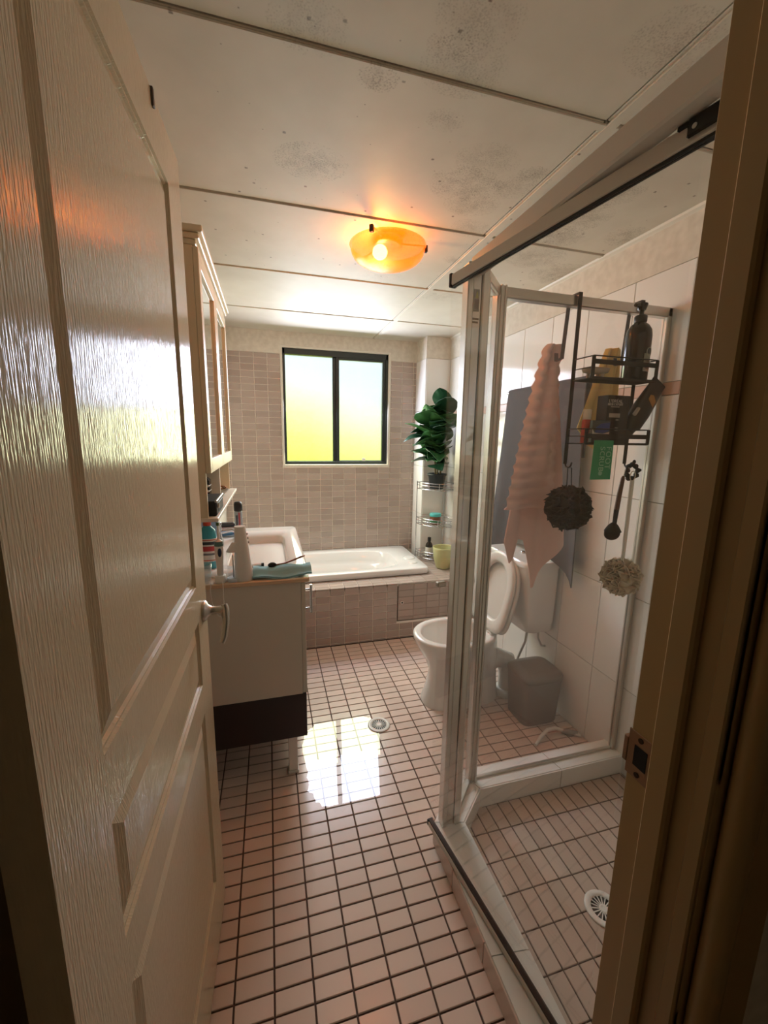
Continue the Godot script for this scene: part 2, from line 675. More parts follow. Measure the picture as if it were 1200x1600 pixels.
	b.prism(PackedVector2Array([Vector2(XR, 0), Vector2(XR - 0.016, 0), Vector2(XR - 0.013, -0.008), Vector2(XR - 0.004, -0.014), Vector2(XR, -0.018)]), 0, 1)
	var cor := B.new()
	cor.xf = Transform3D(Basis(Vector3(1, 0, 0), Vector3(0, 0, ZF + 2.1), Vector3(0, 1, 0)), Vector3(0, YC, -2.1))
	for k in b.g.size():
		cor.t(b.v[3 * k], b.v[3 * k + 2], b.v[3 * k + 1], -1)
	struct("trim_1", cor, M.white_paint)


func ceiling_material() -> StandardMaterial3D:
	# sheet ceiling with specks and patches of mould where the photograph shows them; one texel is 2.5 mm
	var w := 720
	var h := 1240
	var im := Image.create(w, h, false, Image.FORMAT_RGB8)
	var n := FastNoiseLite.new()
	n.seed = 4
	n.frequency = 0.012
	n.fractal_octaves = 4
	var s := FastNoiseLite.new()
	s.seed = 9
	s.frequency = 0.55
	s.fractal_octaves = 2
	var patches := [[0.178, -0.266, 0.11, 0.9], [0.294, 0.074, 0.05, 1.0], [0.468, 0.15, 0.10, 0.5], [0.417, 0.19, 0.05, 0.5], [0.132, 0.15, 0.08, 0.5], [0.66, -0.23, 0.12, 0.7], [0.73, -0.32, 0.1, 0.7], [0.84, -0.13, 0.06, 0.9], [0.80, -0.2, 0.08, 0.7], [0.67, -0.11, 0.1, 0.5], [0.49, 0.0, 0.05, 0.5], [1.13, -0.28, 0.13, 0.9], [1.14, -0.12, 0.1, 0.7], [1.16, -0.43, 0.11, 1.0], [1.43, -0.75, 0.16, 1.0], [1.43, -0.35, 0.1, 0.9], [1.2, -0.62, 0.14, 0.8], [1.44, -1.2, 0.14, 0.9], [0.85, 0.32, 0.1, 0.6], [0.45, 0.26, 0.09, 0.5], [0.80, -0.47, 0.08, 0.6], [1.0, -1.2, 0.12, 0.5], [0.6, -1.05, 0.12, 0.3], [0.86, -0.75, 0.05, 0.7]]
	for y in h:
		for x in w:
			var p := Vector2(XL + x * 0.0025, ZB + y * 0.0025)
			var v := 0.5 + 0.5 * n.get_noise_2d(x, y)
			var c := Color8(208, 199, 183).lerp(Color8(220, 212, 197), v)
			im.set_pixel(x, y, c)
	for q in patches:
		var x0 := int((q[0] - q[2] - XL) / 0.0025)
		var y0 := int((q[1] - q[2] - ZB) / 0.0025)
		var m := int(q[2] * 2 / 0.0025)
		for y in range(maxi(y0, 0), mini(y0 + m, h)):
			for x in range(maxi(x0, 0), mini(x0 + m, w)):
				var d = Vector2(XL + x * 0.0025 - q[0], (ZB + y * 0.0025 - q[1]) * 1.25).length() / q[2]
				if d >= 1.0:
					continue
				var sp := s.get_noise_2d(x, y) + 0.35 * n.get_noise_2d(x * 3, y * 3)
				var a := (clampf((sp - 0.26 + (1.0 - d) * 0.3) * 2.2, 0.0, 1.0) * 0.5 + 0.13 * smoothstep(0.0, 0.6, 1.0 - d) * clampf(0.5 + 1.4 * n.get_noise_2d(x * 4, y * 4), 0.0, 1.0)) * float(q[3])
				if a > 0.0:
					im.set_pixel(x, y, im.get_pixel(x, y).lerp(Color8(112, 100, 84), a))
	var r := RandomNumberGenerator.new()
	r.seed = 3
	for k in 190:  # single dark specks
		var x := r.randi_range(60, w - 4)
		var y := r.randi_range(480, h - 40)
		var rad := r.randi_range(0, 1)
		for dy in range(-rad, rad + 1):
			for dx in range(-rad, rad + 1):
				im.set_pixel(x + dx, y + dy, im.get_pixel(x + dx, y + dy).lerp(Color8(98, 84, 70), r.randf_range(0.3, 0.9)))
	var m := mat(Color.WHITE, 0.6)
	m.albedo_texture = ImageTexture.create_from_image(im)
	m.uv1_triplanar = true
	m.uv1_world_triplanar = true
	# the plane across y looks the texture up at (x, z), one turn of the picture is 1.8 x 3.1 m
	m.uv1_scale = Vector3(1.0 / (w * 0.0025), 1.0, 1.0 / (h * 0.0025))
	m.uv1_offset = Vector3(-XL / (w * 0.0025), 0, -ZB / (h * 0.0025))
	return m


func build_window() -> void:
	var w := struct_root("window_1")
	var zf := ZB - 0.045
	# plastered reveal
	var b := B.new()
	b.span(Vector3(0.138, 1.183, ZB - 0.1), Vector3(0.156, 2.122, ZB + 0.004), 0.002)
	b.span(Vector3(1.019, 1.183, ZB - 0.1), Vector3(1.037, 2.122, ZB + 0.004), 0.002)
	b.span(Vector3(0.156, 1.183, ZB - 0.1), Vector3(1.019, 1.2, ZB + 0.004), 0.002)
	b.span(Vector3(0.156, 2.106, ZB - 0.1), Vector3(1.019, 2.122, ZB + 0.004), 0.002)
	part("reveal", b, M.white_paint, w)
	b = B.new()
	b.span(Vector3(0.156, 1.2, zf - 0.03), Vector3(0.176, 2.106, zf + 0.03), 0.002)
	b.span(Vector3(1.0, 1.2, zf - 0.03), Vector3(1.019, 2.106, zf + 0.03), 0.002)
	b.span(Vector3(0.156, 1.2, zf - 0.03), Vector3(1.019, 1.224, zf + 0.03), 0.002)
	b.span(Vector3(0.156, 2.062, zf - 0.03), Vector3(1.019, 2.106, zf + 0.03), 0.002)
	part("outer_frame", b, M.frame_dark, w)
	b = B.new()
	b.span(Vector3(0.555, 1.224, zf - 0.02), Vector3(0.58, 2.062, zf + 0.012), 0.002)
	b.span(Vector3(0.58, 1.215, zf - 0.012), Vector3(0.606, 2.066, zf + 0.024), 0.002)
	b.span(Vector3(0.976, 1.215, zf - 0.012), Vector3(1.0, 2.066, zf + 0.024), 0.002)
	b.span(Vector3(0.606, 2.045, zf - 0.012), Vector3(0.976, 2.066, zf + 0.024), 0.002)
	b.span(Vector3(0.606, 1.215, zf - 0.012), Vector3(0.976, 1.23, zf + 0.024), 0.002)
	part("sliding_sash", b, M.frame_dark, w)
	b = B.new()
	b.span(Vector3(0.174, 1.222, zf - 0.016), Vector3(0.557, 2.064, zf - 0.01))
	part("pane", b, M.frost, w)
	b = B.new()
	b.span(Vector3(0.604, 1.228, zf + 0.002), Vector3(0.978, 2.047, zf + 0.008))
	part("pane", b, M.frost, w)
	b = B.new()
	b.span(Vector3(0.80, 1.228, zf + 0.014), Vector3(0.83, 1.25, zf + 0.028), 0.003)
	part("latch", b, M.white_plastic, w)


func build_outside() -> void:
	var b := B.new()
	b.span(Vector3(-14, -0.6, -30), Vector3(16, -0.45, ZB - 0.2))
	struct("ground", b, M.lawn)
	var n := FastNoiseLite.new()
	n.seed = 21
	n.frequency = 1.3
	var k := 0
	for h in [[-0.75, -5.6, 1.05, 1.75, "tall sunlit bush outside behind the left window pane"], [1.75, -6.3, 1.1, 1.35, "lower sunlit bush outside behind the right window pane"], [4.3, -6.6, 1.1, 1.5, "sunlit bush outside far to the right of the window"], [-3.4, -6.4, 1.2, 1.6, "sunlit bush outside far to the left of the window"], [0.5, -8.9, 1.5, 2.45, "sunlit bush outside behind the bar between the two panes"]]:
		b = B.new()
		var rings := []
		for i in 15:
			var a := PI * (float(i) / 14 - 0.5)
			var r := PackedVector3Array()
			for j in 26:
				var w := TAU * j / 26
				var d := Vector3(cos(a) * cos(w), sin(a), cos(a) * sin(w))
				var f := 1.0 + 0.22 * n.get_noise_3dv(d * 2.0 + Vector3(k * 7, 0, 0)) + 0.1 * n.get_noise_3dv(d * 6.0)
				r.append(Vector3(d.x * h[2] * f, 0.45 + (d.y * 0.5 + 0.0) * h[3] * 1.6 * f, d.z * 0.9 * f))
			rings.append(r)
		b.loft(rings, 0, false, false)
		var o := part("garden_bush", b, M.hedge, self)
		o.position = Vector3(h[0], 0.0, h[1])
		tag(o, h[4], "bush", "bushes in the garden")
		k += 1


func build_hall() -> void:
	var b := B.new()
	b.span(Vector3(-0.9, -0.12, ZF), Vector3(1.6, -0.004, 2.6))
	struct("floor_hall", b, M.hall_floor)
	b = B.new()
	b.span(Vector3(-1.0, 2.4, ZH), Vector3(1.7, 2.5, 2.6))
	struct("ceiling_hall", b, M.hall)
	b = B.new()
	b.span(Vector3(-1.0, -0.1, ZH - 0.06), Vector3(-0.9, 2.5, 2.6))
	b.span(Vector3(-0.9, -0.1, ZH - 0.06), Vector3(XL - 0.1, 2.5, ZH))
	struct("wall_hall_left", b, M.hall)
	b = B.new()
	b.span(Vector3(1.6, -0.1, ZH - 0.06), Vector3(1.7, 2.5, 2.6))
	struct("wall_hall_right", b, M.hall)
	b = B.new()
	b.span(Vector3(-1.0, -0.1, 2.5), Vector3(1.7, 2.5, 2.6))
	struct("wall_hall_back", b, M.hall)
	# right jamb with stop, then the rounded architrave on the hall side
	b = B.new()
	b.span(Vector3(0.52, -0.004, ZF), Vector3(0.552, 2.09, ZH), 0.002)
	b.span(Vector3(0.508, -0.004, 0.754), Vector3(0.522, 2.075, 0.786), 0.003)
	b.span(Vector3(0.518, -0.004, 0.806), Vector3(0.53, 2.078, 0.83), 0.004)
	var j := struct("trim_2", b, M.jamb)
	b = B.new()
	b.tube([Vector3(0.545, -0.004, 0.845), Vector3(0.545, 2.15, 0.845)], 0.016, 14)
	b.span(Vector3(0.545, -0.004, ZH), Vector3(0.61, 2.15, 0.856), 0.005)
	part("architrave", b, M.jamb, j)
	b = B.new()
	b.span(Vector3(0.5185, 0.955, 0.7125), Vector3(0.5205, 1.025, 0.748), 0.0006)
	b.span(Vector3(0.5175, 0.97, 0.706), Vector3(0.5275, 1.01, 0.7135), 0.001)
	var sp := part("strike_plate", b, mat(rgb(150, 126, 108), 0.35, 0.9), j)
	b = B.new()
	b.span(Vector3(0.5178, 0.975, 0.724), Vector3(0.5192, 1.006, 0.744))
	part("latch_hole", b, mat(rgb(8, 7, 6), 0.8), sp)
	for y in [0.963, 1.017]:
		b = B.new()
		b.tube([Vector3(0.5175, y, 0.732), Vector3(0.5192, y, 0.732)], 0.004, 10)
		part("screw", b, mat(rgb(60, 48, 38), 0.5, 0.8), sp)
	# left jamb behind the hinged edge of the door
	b = B.new()
	b.span(Vector3(-0.252, -0.004, ZF), Vector3(-0.222, 2.09, ZH), 0.002)
	b.span(Vector3(-0.224, -0.004, 0.775), Vector3(-0.21, 2.078, 0.81), 0.003)
	var lj := struct("trim_3", b, M.jamb)
	b = B.new()
	b.tube([Vector3(-0.238, -0.004, 0.845), Vector3(-0.238, 2.15, 0.845)], 0.016, 14)
	b.span(Vector3(-0.31, -0.004, ZH), Vector3(-0.238, 2.15, 0.856), 0.005)
	part("architrave", b, M.jamb, lj)
	b = B.new()
	b.span(Vector3(-0.252, 2.06, ZF), Vector3(0.552, 2.09, ZH), 0.002)
	b.span(Vector3(-0.252, 2.048, 0.754), Vector3(0.552, 2.062, 0.786), 0.003)
	struct("trim_4", b, M.jamb)


func build_door() -> void:
	var d := struct_root("door_1")
	var X := Vector3(0.0243, 0, -0.9997)
	d.transform = Transform3D(Basis(X, Vector3.UP, X.cross(Vector3.UP)), Vector3(-0.165, 0.008, 0.757))
	var W := 0.782
	var H := 2.028
	var us := [0.0, 0.117, 0.667, W]
	var ys := [0.0, 0.19, 0.715, 0.795, 0.965, 1.055, 1.925, H]
	var b := B.new()
	for i in 3:
		for j in 7:
			if i == 1 and j in [1, 3, 5]:
				continue
			b.q(Vector3(us[i], ys[j], 0), Vector3(us[i + 1], ys[j], 0), Vector3(us[i + 1], ys[j + 1], 0), Vector3(us[i], ys[j + 1], 0))
	var t := -0.036
	b.qo(Vector3(0, 0, t), Vector3(W, 0, t), Vector3(W, H, t), Vector3(0, H, t), Vector3(0, 0, -1))
	for y in [0.0, H]:
		b.qo(Vector3(0, y, 0), Vector3(W, y, 0), Vector3(W, y, t), Vector3(0, y, t), Vector3(0, y - 1, 0))
	for u in [0.0, W]:
		b.qo(Vector3(u, 0, 0), Vector3(u, H, 0), Vector3(u, H, t), Vector3(u, 0, t), Vector3(u - 0.1, 0, 0))
	part("leaf", b, M.door, d)
	var prof := [[0.0, 0.0], [0.002, -0.0045], [0.005, -0.0045], [0.0075, -0.009], [0.035, -0.0015]]
	for j in [1, 3, 5]:
		b = B.new()
		for k in 4:
			var i0: float = prof[k][0]
			var i1: float = prof[k + 1][0]
			var w0: float = prof[k][1]
			var w1: float = prof[k + 1][1]
			var o := [Vector3(us[1] + i0, ys[j] + i0, w0), Vector3(us[2] - i0, ys[j] + i0, w0), Vector3(us[2] - i0, ys[j + 1] - i0, w0), Vector3(us[1] + i0, ys[j + 1] - i0, w0)]
			var n := [Vector3(us[1] + i1, ys[j] + i1, w1), Vector3(us[2] - i1, ys[j] + i1, w1), Vector3(us[2] - i1, ys[j + 1] - i1, w1), Vector3(us[1] + i1, ys[j + 1] - i1, w1)]
			for e in 4:
				var l := (e + 1) % 4
				b.q(o[e], o[l], n[l], n[e])
		var e0 := 0.035
		b.q(Vector3(us[1] + e0, ys[j] + e0, -0.0015), Vector3(us[2] - e0, ys[j] + e0, -0.0015), Vector3(us[2] - e0, ys[j + 1] - e0, -0.0015), Vector3(us[1] + e0, ys[j + 1] - e0, -0.0015))
		part("panel", b, M.door, d)
	b = B.new()
	b.span(Vector3(0.572, 2.0, 0.0), Vector3(0.582, 2.03, 0.004), 0.001)
	b.span(Vector3(0.572, 2.028, -0.03), Vector3(0.582, 2.031, 0.004), 0.001)
	part("over_door_hook", b, mat(rgb(74, 56, 40), 0.5), d)
	# lever handle: rose, neck and a lever that hangs down
	var h := Node3D.new()
	h.name = "handle"
	h.position = Vector3(W - 0.052, 0.968, 0)
	d.add_child(h)
	b = B.new()
	b.xf = Transform3D(Basis(Vector3.RIGHT, PI / 2), Vector3.ZERO)
	b.lathe([[0.0265, 0.0], [0.0275, 0.004], [0.0245, 0.009], [0.016, 0.013], [0.0105, 0.022], [0.0095, 0.034], [0.0095, 0.05]], Vector3.ZERO, 28)
	part("rose", b, M.satin, h)
	b = B.new()
	b.tube([Vector3(0.004, 0.012, 0.052), Vector3(0.0, 0.0, 0.054), Vector3(-0.012, -0.03, 0.056), Vector3(-0.026, -0.064, 0.052), Vector3(-0.032, -0.078, 0.046)], [0.0085, 0.0105, 0.0095, 0.0085, 0.0075], 12, false, 0.8)
	part("lever", b, M.satin, h)


func build_bath() -> void:
	# tiled surround with an access panel, then the tub
	var s := thing("bath_surround", "tiled bath surround with a ledge and a small square access panel", "bath surround", Vector3.ZERO)
	var b := B.new()
	b.span(Vector3(XL, 0.0, ZBATH - 0.03), Vector3(0.877, 0.412, ZBATH - 0.006))
	b.span(Vector3(0.877, 0.0, ZBATH - 0.03), Vector3(XR, 0.128, ZBATH - 0.006))
	b.span(Vector3(1.277, 0.128, ZBATH - 0.03), Vector3(XR, 0.412, ZBATH - 0.006))
	b.span(Vector3(XL, 0.395, -1.70), Vector3(XR, 0.412, ZBATH - 0.006))
	b.span(Vector3(1.15, 0.395, -2.1), Vector3(XR, 0.412, -1.70))
	part("core", b, M.wall_grout, s)
	var spots := []
	for i in range(-4, 15):
		for j in 9:
			var x0 := maxf(0.1 * i, XL)
			var x1 := minf(0.1 * i + 0.1, XR)
			var y0 := 0.412 - 0.0498 * (j + 1)
			var y1 := y0 + 0.0498
			y0 = maxf(y0, 0.0)
			if x1 - x0 < 0.01 or y1 - y0 < 0.01:
				continue
			if x1 > 0.88 and x0 < 1.26 and y1 > 0.14:
				if x0 < 0.85:
					x1 = 0.877
				else:
					continue
			if x0 > 1.15 and x0 < 1.277 and y1 > 0.14:
				x0 = 1.277
			if x1 - x0 < 0.01:
				continue
			spots.append([facing(Vector3((x0 + x1) / 2, (y0 + y1) / 2, ZBATH - 0.006), Vector3(0, 0, 1), 0.003), x1 - x0 - 0.005, y1 - y0 - 0.0046, x0 > 0.1])
	lay(spots, M.wall_tile, s)
	spots = []
	for i in range(-4, 15):
		var x0 := maxf(0.1 * i, XL)
		var x1 := minf(0.1 * i + 0.1, XR)
		if x1 - x0 < 0.01:
			continue
		for z in [[ZBATH, -1.552], [-1.552, -1.602], [-1.602, -1.652], [-1.652, -1.702], [-1.702, -1.752], [-1.752, -1.802], [-1.802, -1.852], [-1.852, -1.902], [-1.902, -1.952], [-1.952, -2.002], [-2.002, -2.052], [-2.052, -2.1]]:
			if z[0] > -1.66 or x0 > 1.08:
				spots.append([facing(Vector3((x0 + x1) / 2, 0.412, (z[0] + z[1]) / 2), Vector3.UP, 0.002), x1 - x0 - 0.003, z[0] - z[1] - 0.003, x0 > 0.1])
	lay(spots, M.wall_tile, s, "ledge_tile")
	# the access panel is one hinged piece that carries its own tiles
	var p := Node3D.new()
	p.name = "access_panel"
	s.add_child(p)
	b = B.new()
	b.span(Vector3(0.884, 0.136, ZBATH - 0.02), Vector3(1.270, 0.406, ZBATH - 0.005))
	part("backing", b, M.wall_tile[2], p)
	for i in 4:
		for j in 6:
			var x0 := 0.9 + 0.1 * i
			var x1 := minf(x0 + 0.1, 1.271)
			if i == 0:
				x0 = 0.884
			var y1 := minf(0.412 - 0.0498 * j, 0.406)
			var y0 := maxf(0.412 - 0.0498 * (j + 1), 0.136)
			if y1 - y0 < 0.008:
				continue
			var o := part("tile", tile_mesh(x1 - x0 - 0.003, y1 - y0 - 0.003), M.wall_tile[(i * 3 + j) % 5], p)
			o.transform = facing(Vector3((x0 + x1) / 2, (y0 + y1) / 2, ZBATH - 0.0055), Vector3(0, 0, 1))
	b = B.new()
	b.span(Vector3(0.87, 0.12, ZBATH - 0.04), Vector3(1.284, 0.412, ZBATH - 0.031))
	part("panel_frame", b, mat(rgb(58, 44, 38), 0.9), s)
	b = B.new()
	b.tube([Vector3(0.912, 0.272, ZBATH), Vector3(0.912, 0.272, ZBATH + 0.006)], 0.012, 18)
	var k := part("latch_ring", b, M.white_plastic, p)
	b = B.new()
	b.tube([Vector3(0.912, 0.272, ZBATH), Vector3(0.912, 0.272, ZBATH + 0.0066)], 0.0065, 14)
	part("latch_core", b, M.black, k)
	# tub
	var tub := thing("bathtub", "white acrylic bathtub set into the tiled surround", "bathtub", Vector3(0.43, 0.42, -1.99))
	b = B.new()
	var cx := 0.0
	var hx := 0.746
	var hz := 0.335
	var rings := []
	rings.append(b.ring(cx, -0.0, 0, hx - 0.004, hz - 0.004, 26, 96))
	rings.append(b.ring(cx, 0.002, 0, hx, hz, 26, 96))
	rings.append(b.ring(cx, 0.040, 0, hx, hz, 26, 96))
	rings.append(b.ring(cx, 0.046, 0, hx - 0.006, hz - 0.006, 26, 96))
	rings.append(b.ring(-0.055, 0.046, 0.012, 0.625, 0.27, 4.0, 96))
	rings.append(b.ring(-0.055, 0.038, 0.012, 0.61, 0.256, 3.8, 96))
	rings.append(b.ring(-0.06, -0.03, 0.01, 0.585, 0.238, 3.4, 96))
	rings.append(b.ring(-0.065, -0.06, 0.01, 0.57, 0.226, 3.2, 96))
	rings.append(b.ring(-0.07, -0.068, 0.008, 0.545, 0.205, 3.2, 96))
	rings.append(b.ring(-0.08, -0.2, 0.006, 0.5, 0.185, 3.0, 96))
	rings.append(b.ring(-0.08, -0.31, 0.0, 0.45, 0.16, 3.0, 96))
	rings.append(b.ring(-0.08, -0.34, 0.0, 0.39, 0.12, 3.0, 96))
	b.loft(rings, 0, false, true)
	part("tub", b, M.acrylic, tub)
	b = B.new()
	b.lathe([[0.032, 0.0], [0.03, 0.005], [0.022, 0.007]], Vector3(0.665, 0.046, 0.19), 20)
	part("headrest_button", b, M.white_plastic, tub)
	b = B.new()
	b.lathe([[0.05, 0.0], [0.047, 0.006], [0.036, 0.009]], Vector3(0.672, 0.046, 0.06), 24)
	part("headrest_button", b, M.acrylic, tub)


func build_vanity() -> void:
	var v := thing("bathroom_vanity", "white vanity cabinet with a dark plinth on short legs", "vanity", Vector3(0, 0, 0))
	var zn := -0.44
	var zr := -1.34
	var b := B.new()
	b.span(Vector3(XL + 0.001, 0.383, zr), Vector3(0.135, 0.868, zn), 0.002)
	part("body", b, M.melamine, v)
	b = B.new()
	b.span(Vector3(XL + 0.001, 0.185, zr), Vector3(0.15, 0.383, zn - 0.001), 0.002)
	part("plinth", b, M.plinth, v)
	for k in 2:
		var z0 := zn - 0.45 * k
		b = B.new()
		b.span(Vector3(0.136, 0.386, z0 - 0.448), Vector3(0.153, 0.862, z0 - 0.002), 0.0015)
		var d := part("door", b, M.melamine, v)
		b = B.new()
		var zh := z0 - 0.05 if k == 0 else z0 - 0.4
		b.tube([Vector3(0.179, 0.835, zh), Vector3(0.179, 0.715, zh)], 0.005, 10)
		for y in [0.815, 0.735]:
			b.tube([Vector3(0.153, y, zh), Vector3(0.179, y, zh)], 0.0035, 8)
		part("handle", b, M.chrome, d)
	for p in [[0.09, zn - 0.04], [0.09, zr + 0.04], [-0.25, zn - 0.04], [-0.25, zr + 0.04]]:
		b = B.new()
		b.span(Vector3(p[0] - 0.019, 0.012, p[1] - 0.019), Vector3(p[0] + 0.019, 0.186, p[1] + 0.019), 0.002)
		b.span(Vector3(p[0] - 0.023, 0.0, p[1] - 0.023), Vector3(p[0] + 0.023, 0.012, p[1] + 0.023), 0.002)
		part("leg", b, M.white_plastic, v)
	b = B.new()
	b.span(Vector3(XL + 0.001, 0.868, zr - 0.005), Vector3(0.168, 0.885, -1.27), 0.003)
	b.span(Vector3(XL + 0.001, 0.868, -0.52), Vector3(0.168, 0.885, zn + 0.012), 0.003)
	b.span(Vector3(XL + 0.001, 0.868, -1.27), Vector3(-0.13, 0.885, -0.52))
	part("counter", b, M.counter, v)
	# moulded basin with raised rim
	b = B.new()
	var cx := -0.005
	var cz := -0.905
	var rings := []
	rings.append(b.ring(-0.065, 0.8, cz, 0.12, 0.2, 3, 64))
	rings.append(b.ring(-0.065, 0.884, cz, 0.22, 0.36, 14, 64))
	rings.append(b.ring(-0.065, 0.885, cz, 0.234, 0.40, 26, 64))
	rings.append(b.ring(-0.065, 0.9, cz, 0.234, 0.40, 26, 64))
	rings.append(b.ring(-0.065, 0.905, cz, 0.229, 0.395, 26, 64))
	rings.append(b.ring(-0.028, 0.904, cz + 0.06, 0.128, 0.262, 9, 64))
	rings.append(b.ring(-0.028, 0.895, cz + 0.06, 0.122, 0.256, 9, 64))
	rings.append(b.ring(-0.028, 0.83, cz + 0.06, 0.11, 0.235, 8, 64))
	rings.append(b.ring(-0.028, 0.80, cz + 0.06, 0.095, 0.2, 6, 64))
	rings.append(b.ring(-0.028, 0.79, cz + 0.06, 0.02, 0.02, 2, 64))
	b.loft(rings, 0, true, true)
	part("basin", b, M.ceramic, v)
	b = B.new()
	b.lathe([[0.022, 0.0], [0.022, 0.03], [0.016, 0.05], [0.014, 0.1], [0.018, 0.115], [0.012, 0.122]], Vector3(-0.21, 0.904, cz), 18)
	b.tube([Vector3(-0.21, 0.975, cz), Vector3(-0.15, 0.985, cz), Vector3(-0.11, 0.968, cz), Vector3(-0.105, 0.955, cz)], [0.01, 0.01, 0.01, 0.011], 10)
	part("tap", b, M.chrome, v)


func build_cabinet() -> void:
	var c := thing("mirror_cabinet", "cream wall cabinet with two mirrored doors and a cornice", "cabinet", Vector3.ZERO)
	var xf := -0.168
	var zn := -0.445
	var zr := -1.33
	var b := B.new()
	b.span(Vector3(XL, 1.118, zn - 0.016), Vector3(xf - 0.018, 2.03, zn), 0.001)
	part("side_panel", b, M.cream, c)
	b = B.new()
	b.span(Vector3(XL, 1.118, zr), Vector3(xf - 0.018, 2.03, zr + 0.016), 0.001)
	part("side_panel", b, M.cream, c)
	b = B.new()
	b.span(Vector3(XL, 1.29, zr + 0.016), Vector3(xf - 0.02, 2.03, zn - 0.016))
	part("carcass", b, M.cream, c)
	b = B.new()
	b.span(Vector3(XL, 1.118, zr + 0.016), Vector3(XL + 0.01, 1.29, zn - 0.016))
	part("back_panel", b, M.cream, c)
	b = B.new()
	b.span(Vector3(XL, 1.118, zr - 0.01), Vector3(-0.152, 1.132, zn + 0.006), 0.002)
	part("shelf", b, M.white_paint, c)
	b = B.new()
	b.span(Vector3(XL + 0.01, 1.132, -0.896), Vector3(-0.188, 1.29, -0.88))
	part("divider", b, M.white_paint, c)
	# cornice: a coved profile along the top and its return
	b = B.new()
	b.span(Vector3(XL, 2.03, zr - 0.006), Vector3(xf - 0.005, 2.045, zn + 0.005), 0.002)
	b.span(Vector3(XL, 2.045, zr - 0.014), Vector3(xf + 0.006, 2.062, zn + 0.013), 0.003)
	b.span(Vector3(XL, 2.062, zr - 0.024), Vector3(xf + 0.018, 2.082, zn + 0.022), 0.003)
	part("cornice", b, M.cream, c)
	for k in 2:
		var z1: float = zn - 0.001 - 0.4425 * k
		var z0 := z1 - 0.4415
		b = B.new()
		var fw := 0.052
		b.span(Vector3(xf - 0.018, 1.292, z0 + 0.001), Vector3(xf, 2.026, z0 + fw), 0.002)
		b.span(Vector3(xf - 0.018, 1.292, z1 - fw), Vector3(xf, 2.026, z1 - 0.001), 0.002)
		b.span(Vector3(xf - 0.018, 1.292, z0 + fw), Vector3(xf, 1.292 + fw, z1 - fw), 0.002)
		b.span(Vector3(xf - 0.018, 2.026 - fw, z0 + fw), Vector3(xf, 2.026, z1 - fw), 0.002)
		var d := part("door", b, M.cream, c)
		b = B.new()
		b.span(Vector3(xf - 0.015, 1.292 + fw - 0.004, z0 + fw - 0.004), Vector3(xf - 0.009, 2.026 - fw + 0.004, z1 - fw + 0.004))
		part("mirror", b, M.mirror, d)
	# things in the open shelf
	var r := thing("radio", "black box-shaped radio with a silver edge on the cabinet shelf", "radio", Vector3(-0.212, 1.132, -0.59))
	b = B.new()
	b.span(Vector3(-0.045, 0.0, -0.11), Vector3(0.052, 0.056, 0.11), 0.004)
	part("case", b, M.black, r)
	b = B.new()
	b.span(Vector3(0.045, 0.05, -0.112), Vector3(0.0545, 0.0585, 0.112), 0.002)
	part("silver_edge", b, M.satin, r)
	b = B.new()
	b.span(Vector3(0.051, 0.008, -0.09), Vector3(0.0535, 0.044, 0.06), 0.001)
	part("grille", b, mat(rgb(46, 46, 48), 0.5), r)
	b = B.new()
	b.tube([Vector3(0.052, 0.036, 0.085), Vector3(0.059, 0.036, 0.085)], 0.01, 14)
	part("knob", b, M.satin, r)
	var k := thing("tissue_packet", "black packet with pale stripes behind the radio on the shelf", "packet", Vector3(-0.25, 1.132, -0.8))
	b = B.new()
	b.span(Vector3(-0.03, 0, -0.04), Vector3(0.03, 0.112, 0.035), 0.01)
	part("wrapper", b, M.black_gloss, k)
	for i in 3:
		b = B.new()
		b.span(Vector3(-0.0305, 0.03 + 0.022 * i, -0.041), Vector3(0.0308, 0.04 + 0.022 * i, 0.0356), 0.004)
		part("stripe", b, mat(rgb(208, 214, 206), 0.4), k)
	var d := thing("trinket_dish", "small grey dish on the shelf right of the divider", "dish", Vector3(-0.215, 1.132, -1.06))
	b = B.new()
	b.lathe([[0.022, 0.0], [0.024, 0.003], [0.04, 0.02], [0.05, 0.03], [0.047, 0.03], [0.036, 0.018], [0.018, 0.006]], Vector3.ZERO, 24)
	part("bowl", b, mat(rgb(176, 168, 156), 0.4), d)
	for i in 3:
		var o := B.new()
		var pts := []
		for a in 14:
			pts.append(Vector3(cos(TAU * a / 14) * 0.017, sin(TAU * a / 14) * 0.017 * 0.5, sin(TAU * a / 14) * 0.017))
		o.tube(pts, 0.0032, 6, true)
		var m := part("bracelet", o, mat(rgb(150, 96, 58), 0.3, 0.7), self)
		m.position = Vector3(-0.222 + 0.012 * i, 1.166 + 0.003 * i, -1.06 + 0.012 * (i - 1))
		tag(m, ["bronze ring lying deepest in the small grey dish", "bronze ring lying in the middle of the small grey dish", "bronze ring lying frontmost in the small grey dish"][i], "ring", "bronze rings in the dish")


func frame_bar(a: Vector3, c: Vector3, w: float, h: float, b: B) -> void:
	# a bar of rectangular section from a to c; w across (horizontal), h in height
	var d := c - a
	var old := b.xf
	var x := d.normalized()
	var up := Vector3.UP if absf(x.y) < 0.9 else Vector3(0, 0, 1)
	var z := x.cross(up).normalized()
	b.xf = Transform3D(Basis(x, z.cross(x), z), (a + c) / 2)
	b.box(Vector3.ZERO, Vector3(d.length(), h, w), minf(w, h) * 0.12)
	b.xf = old


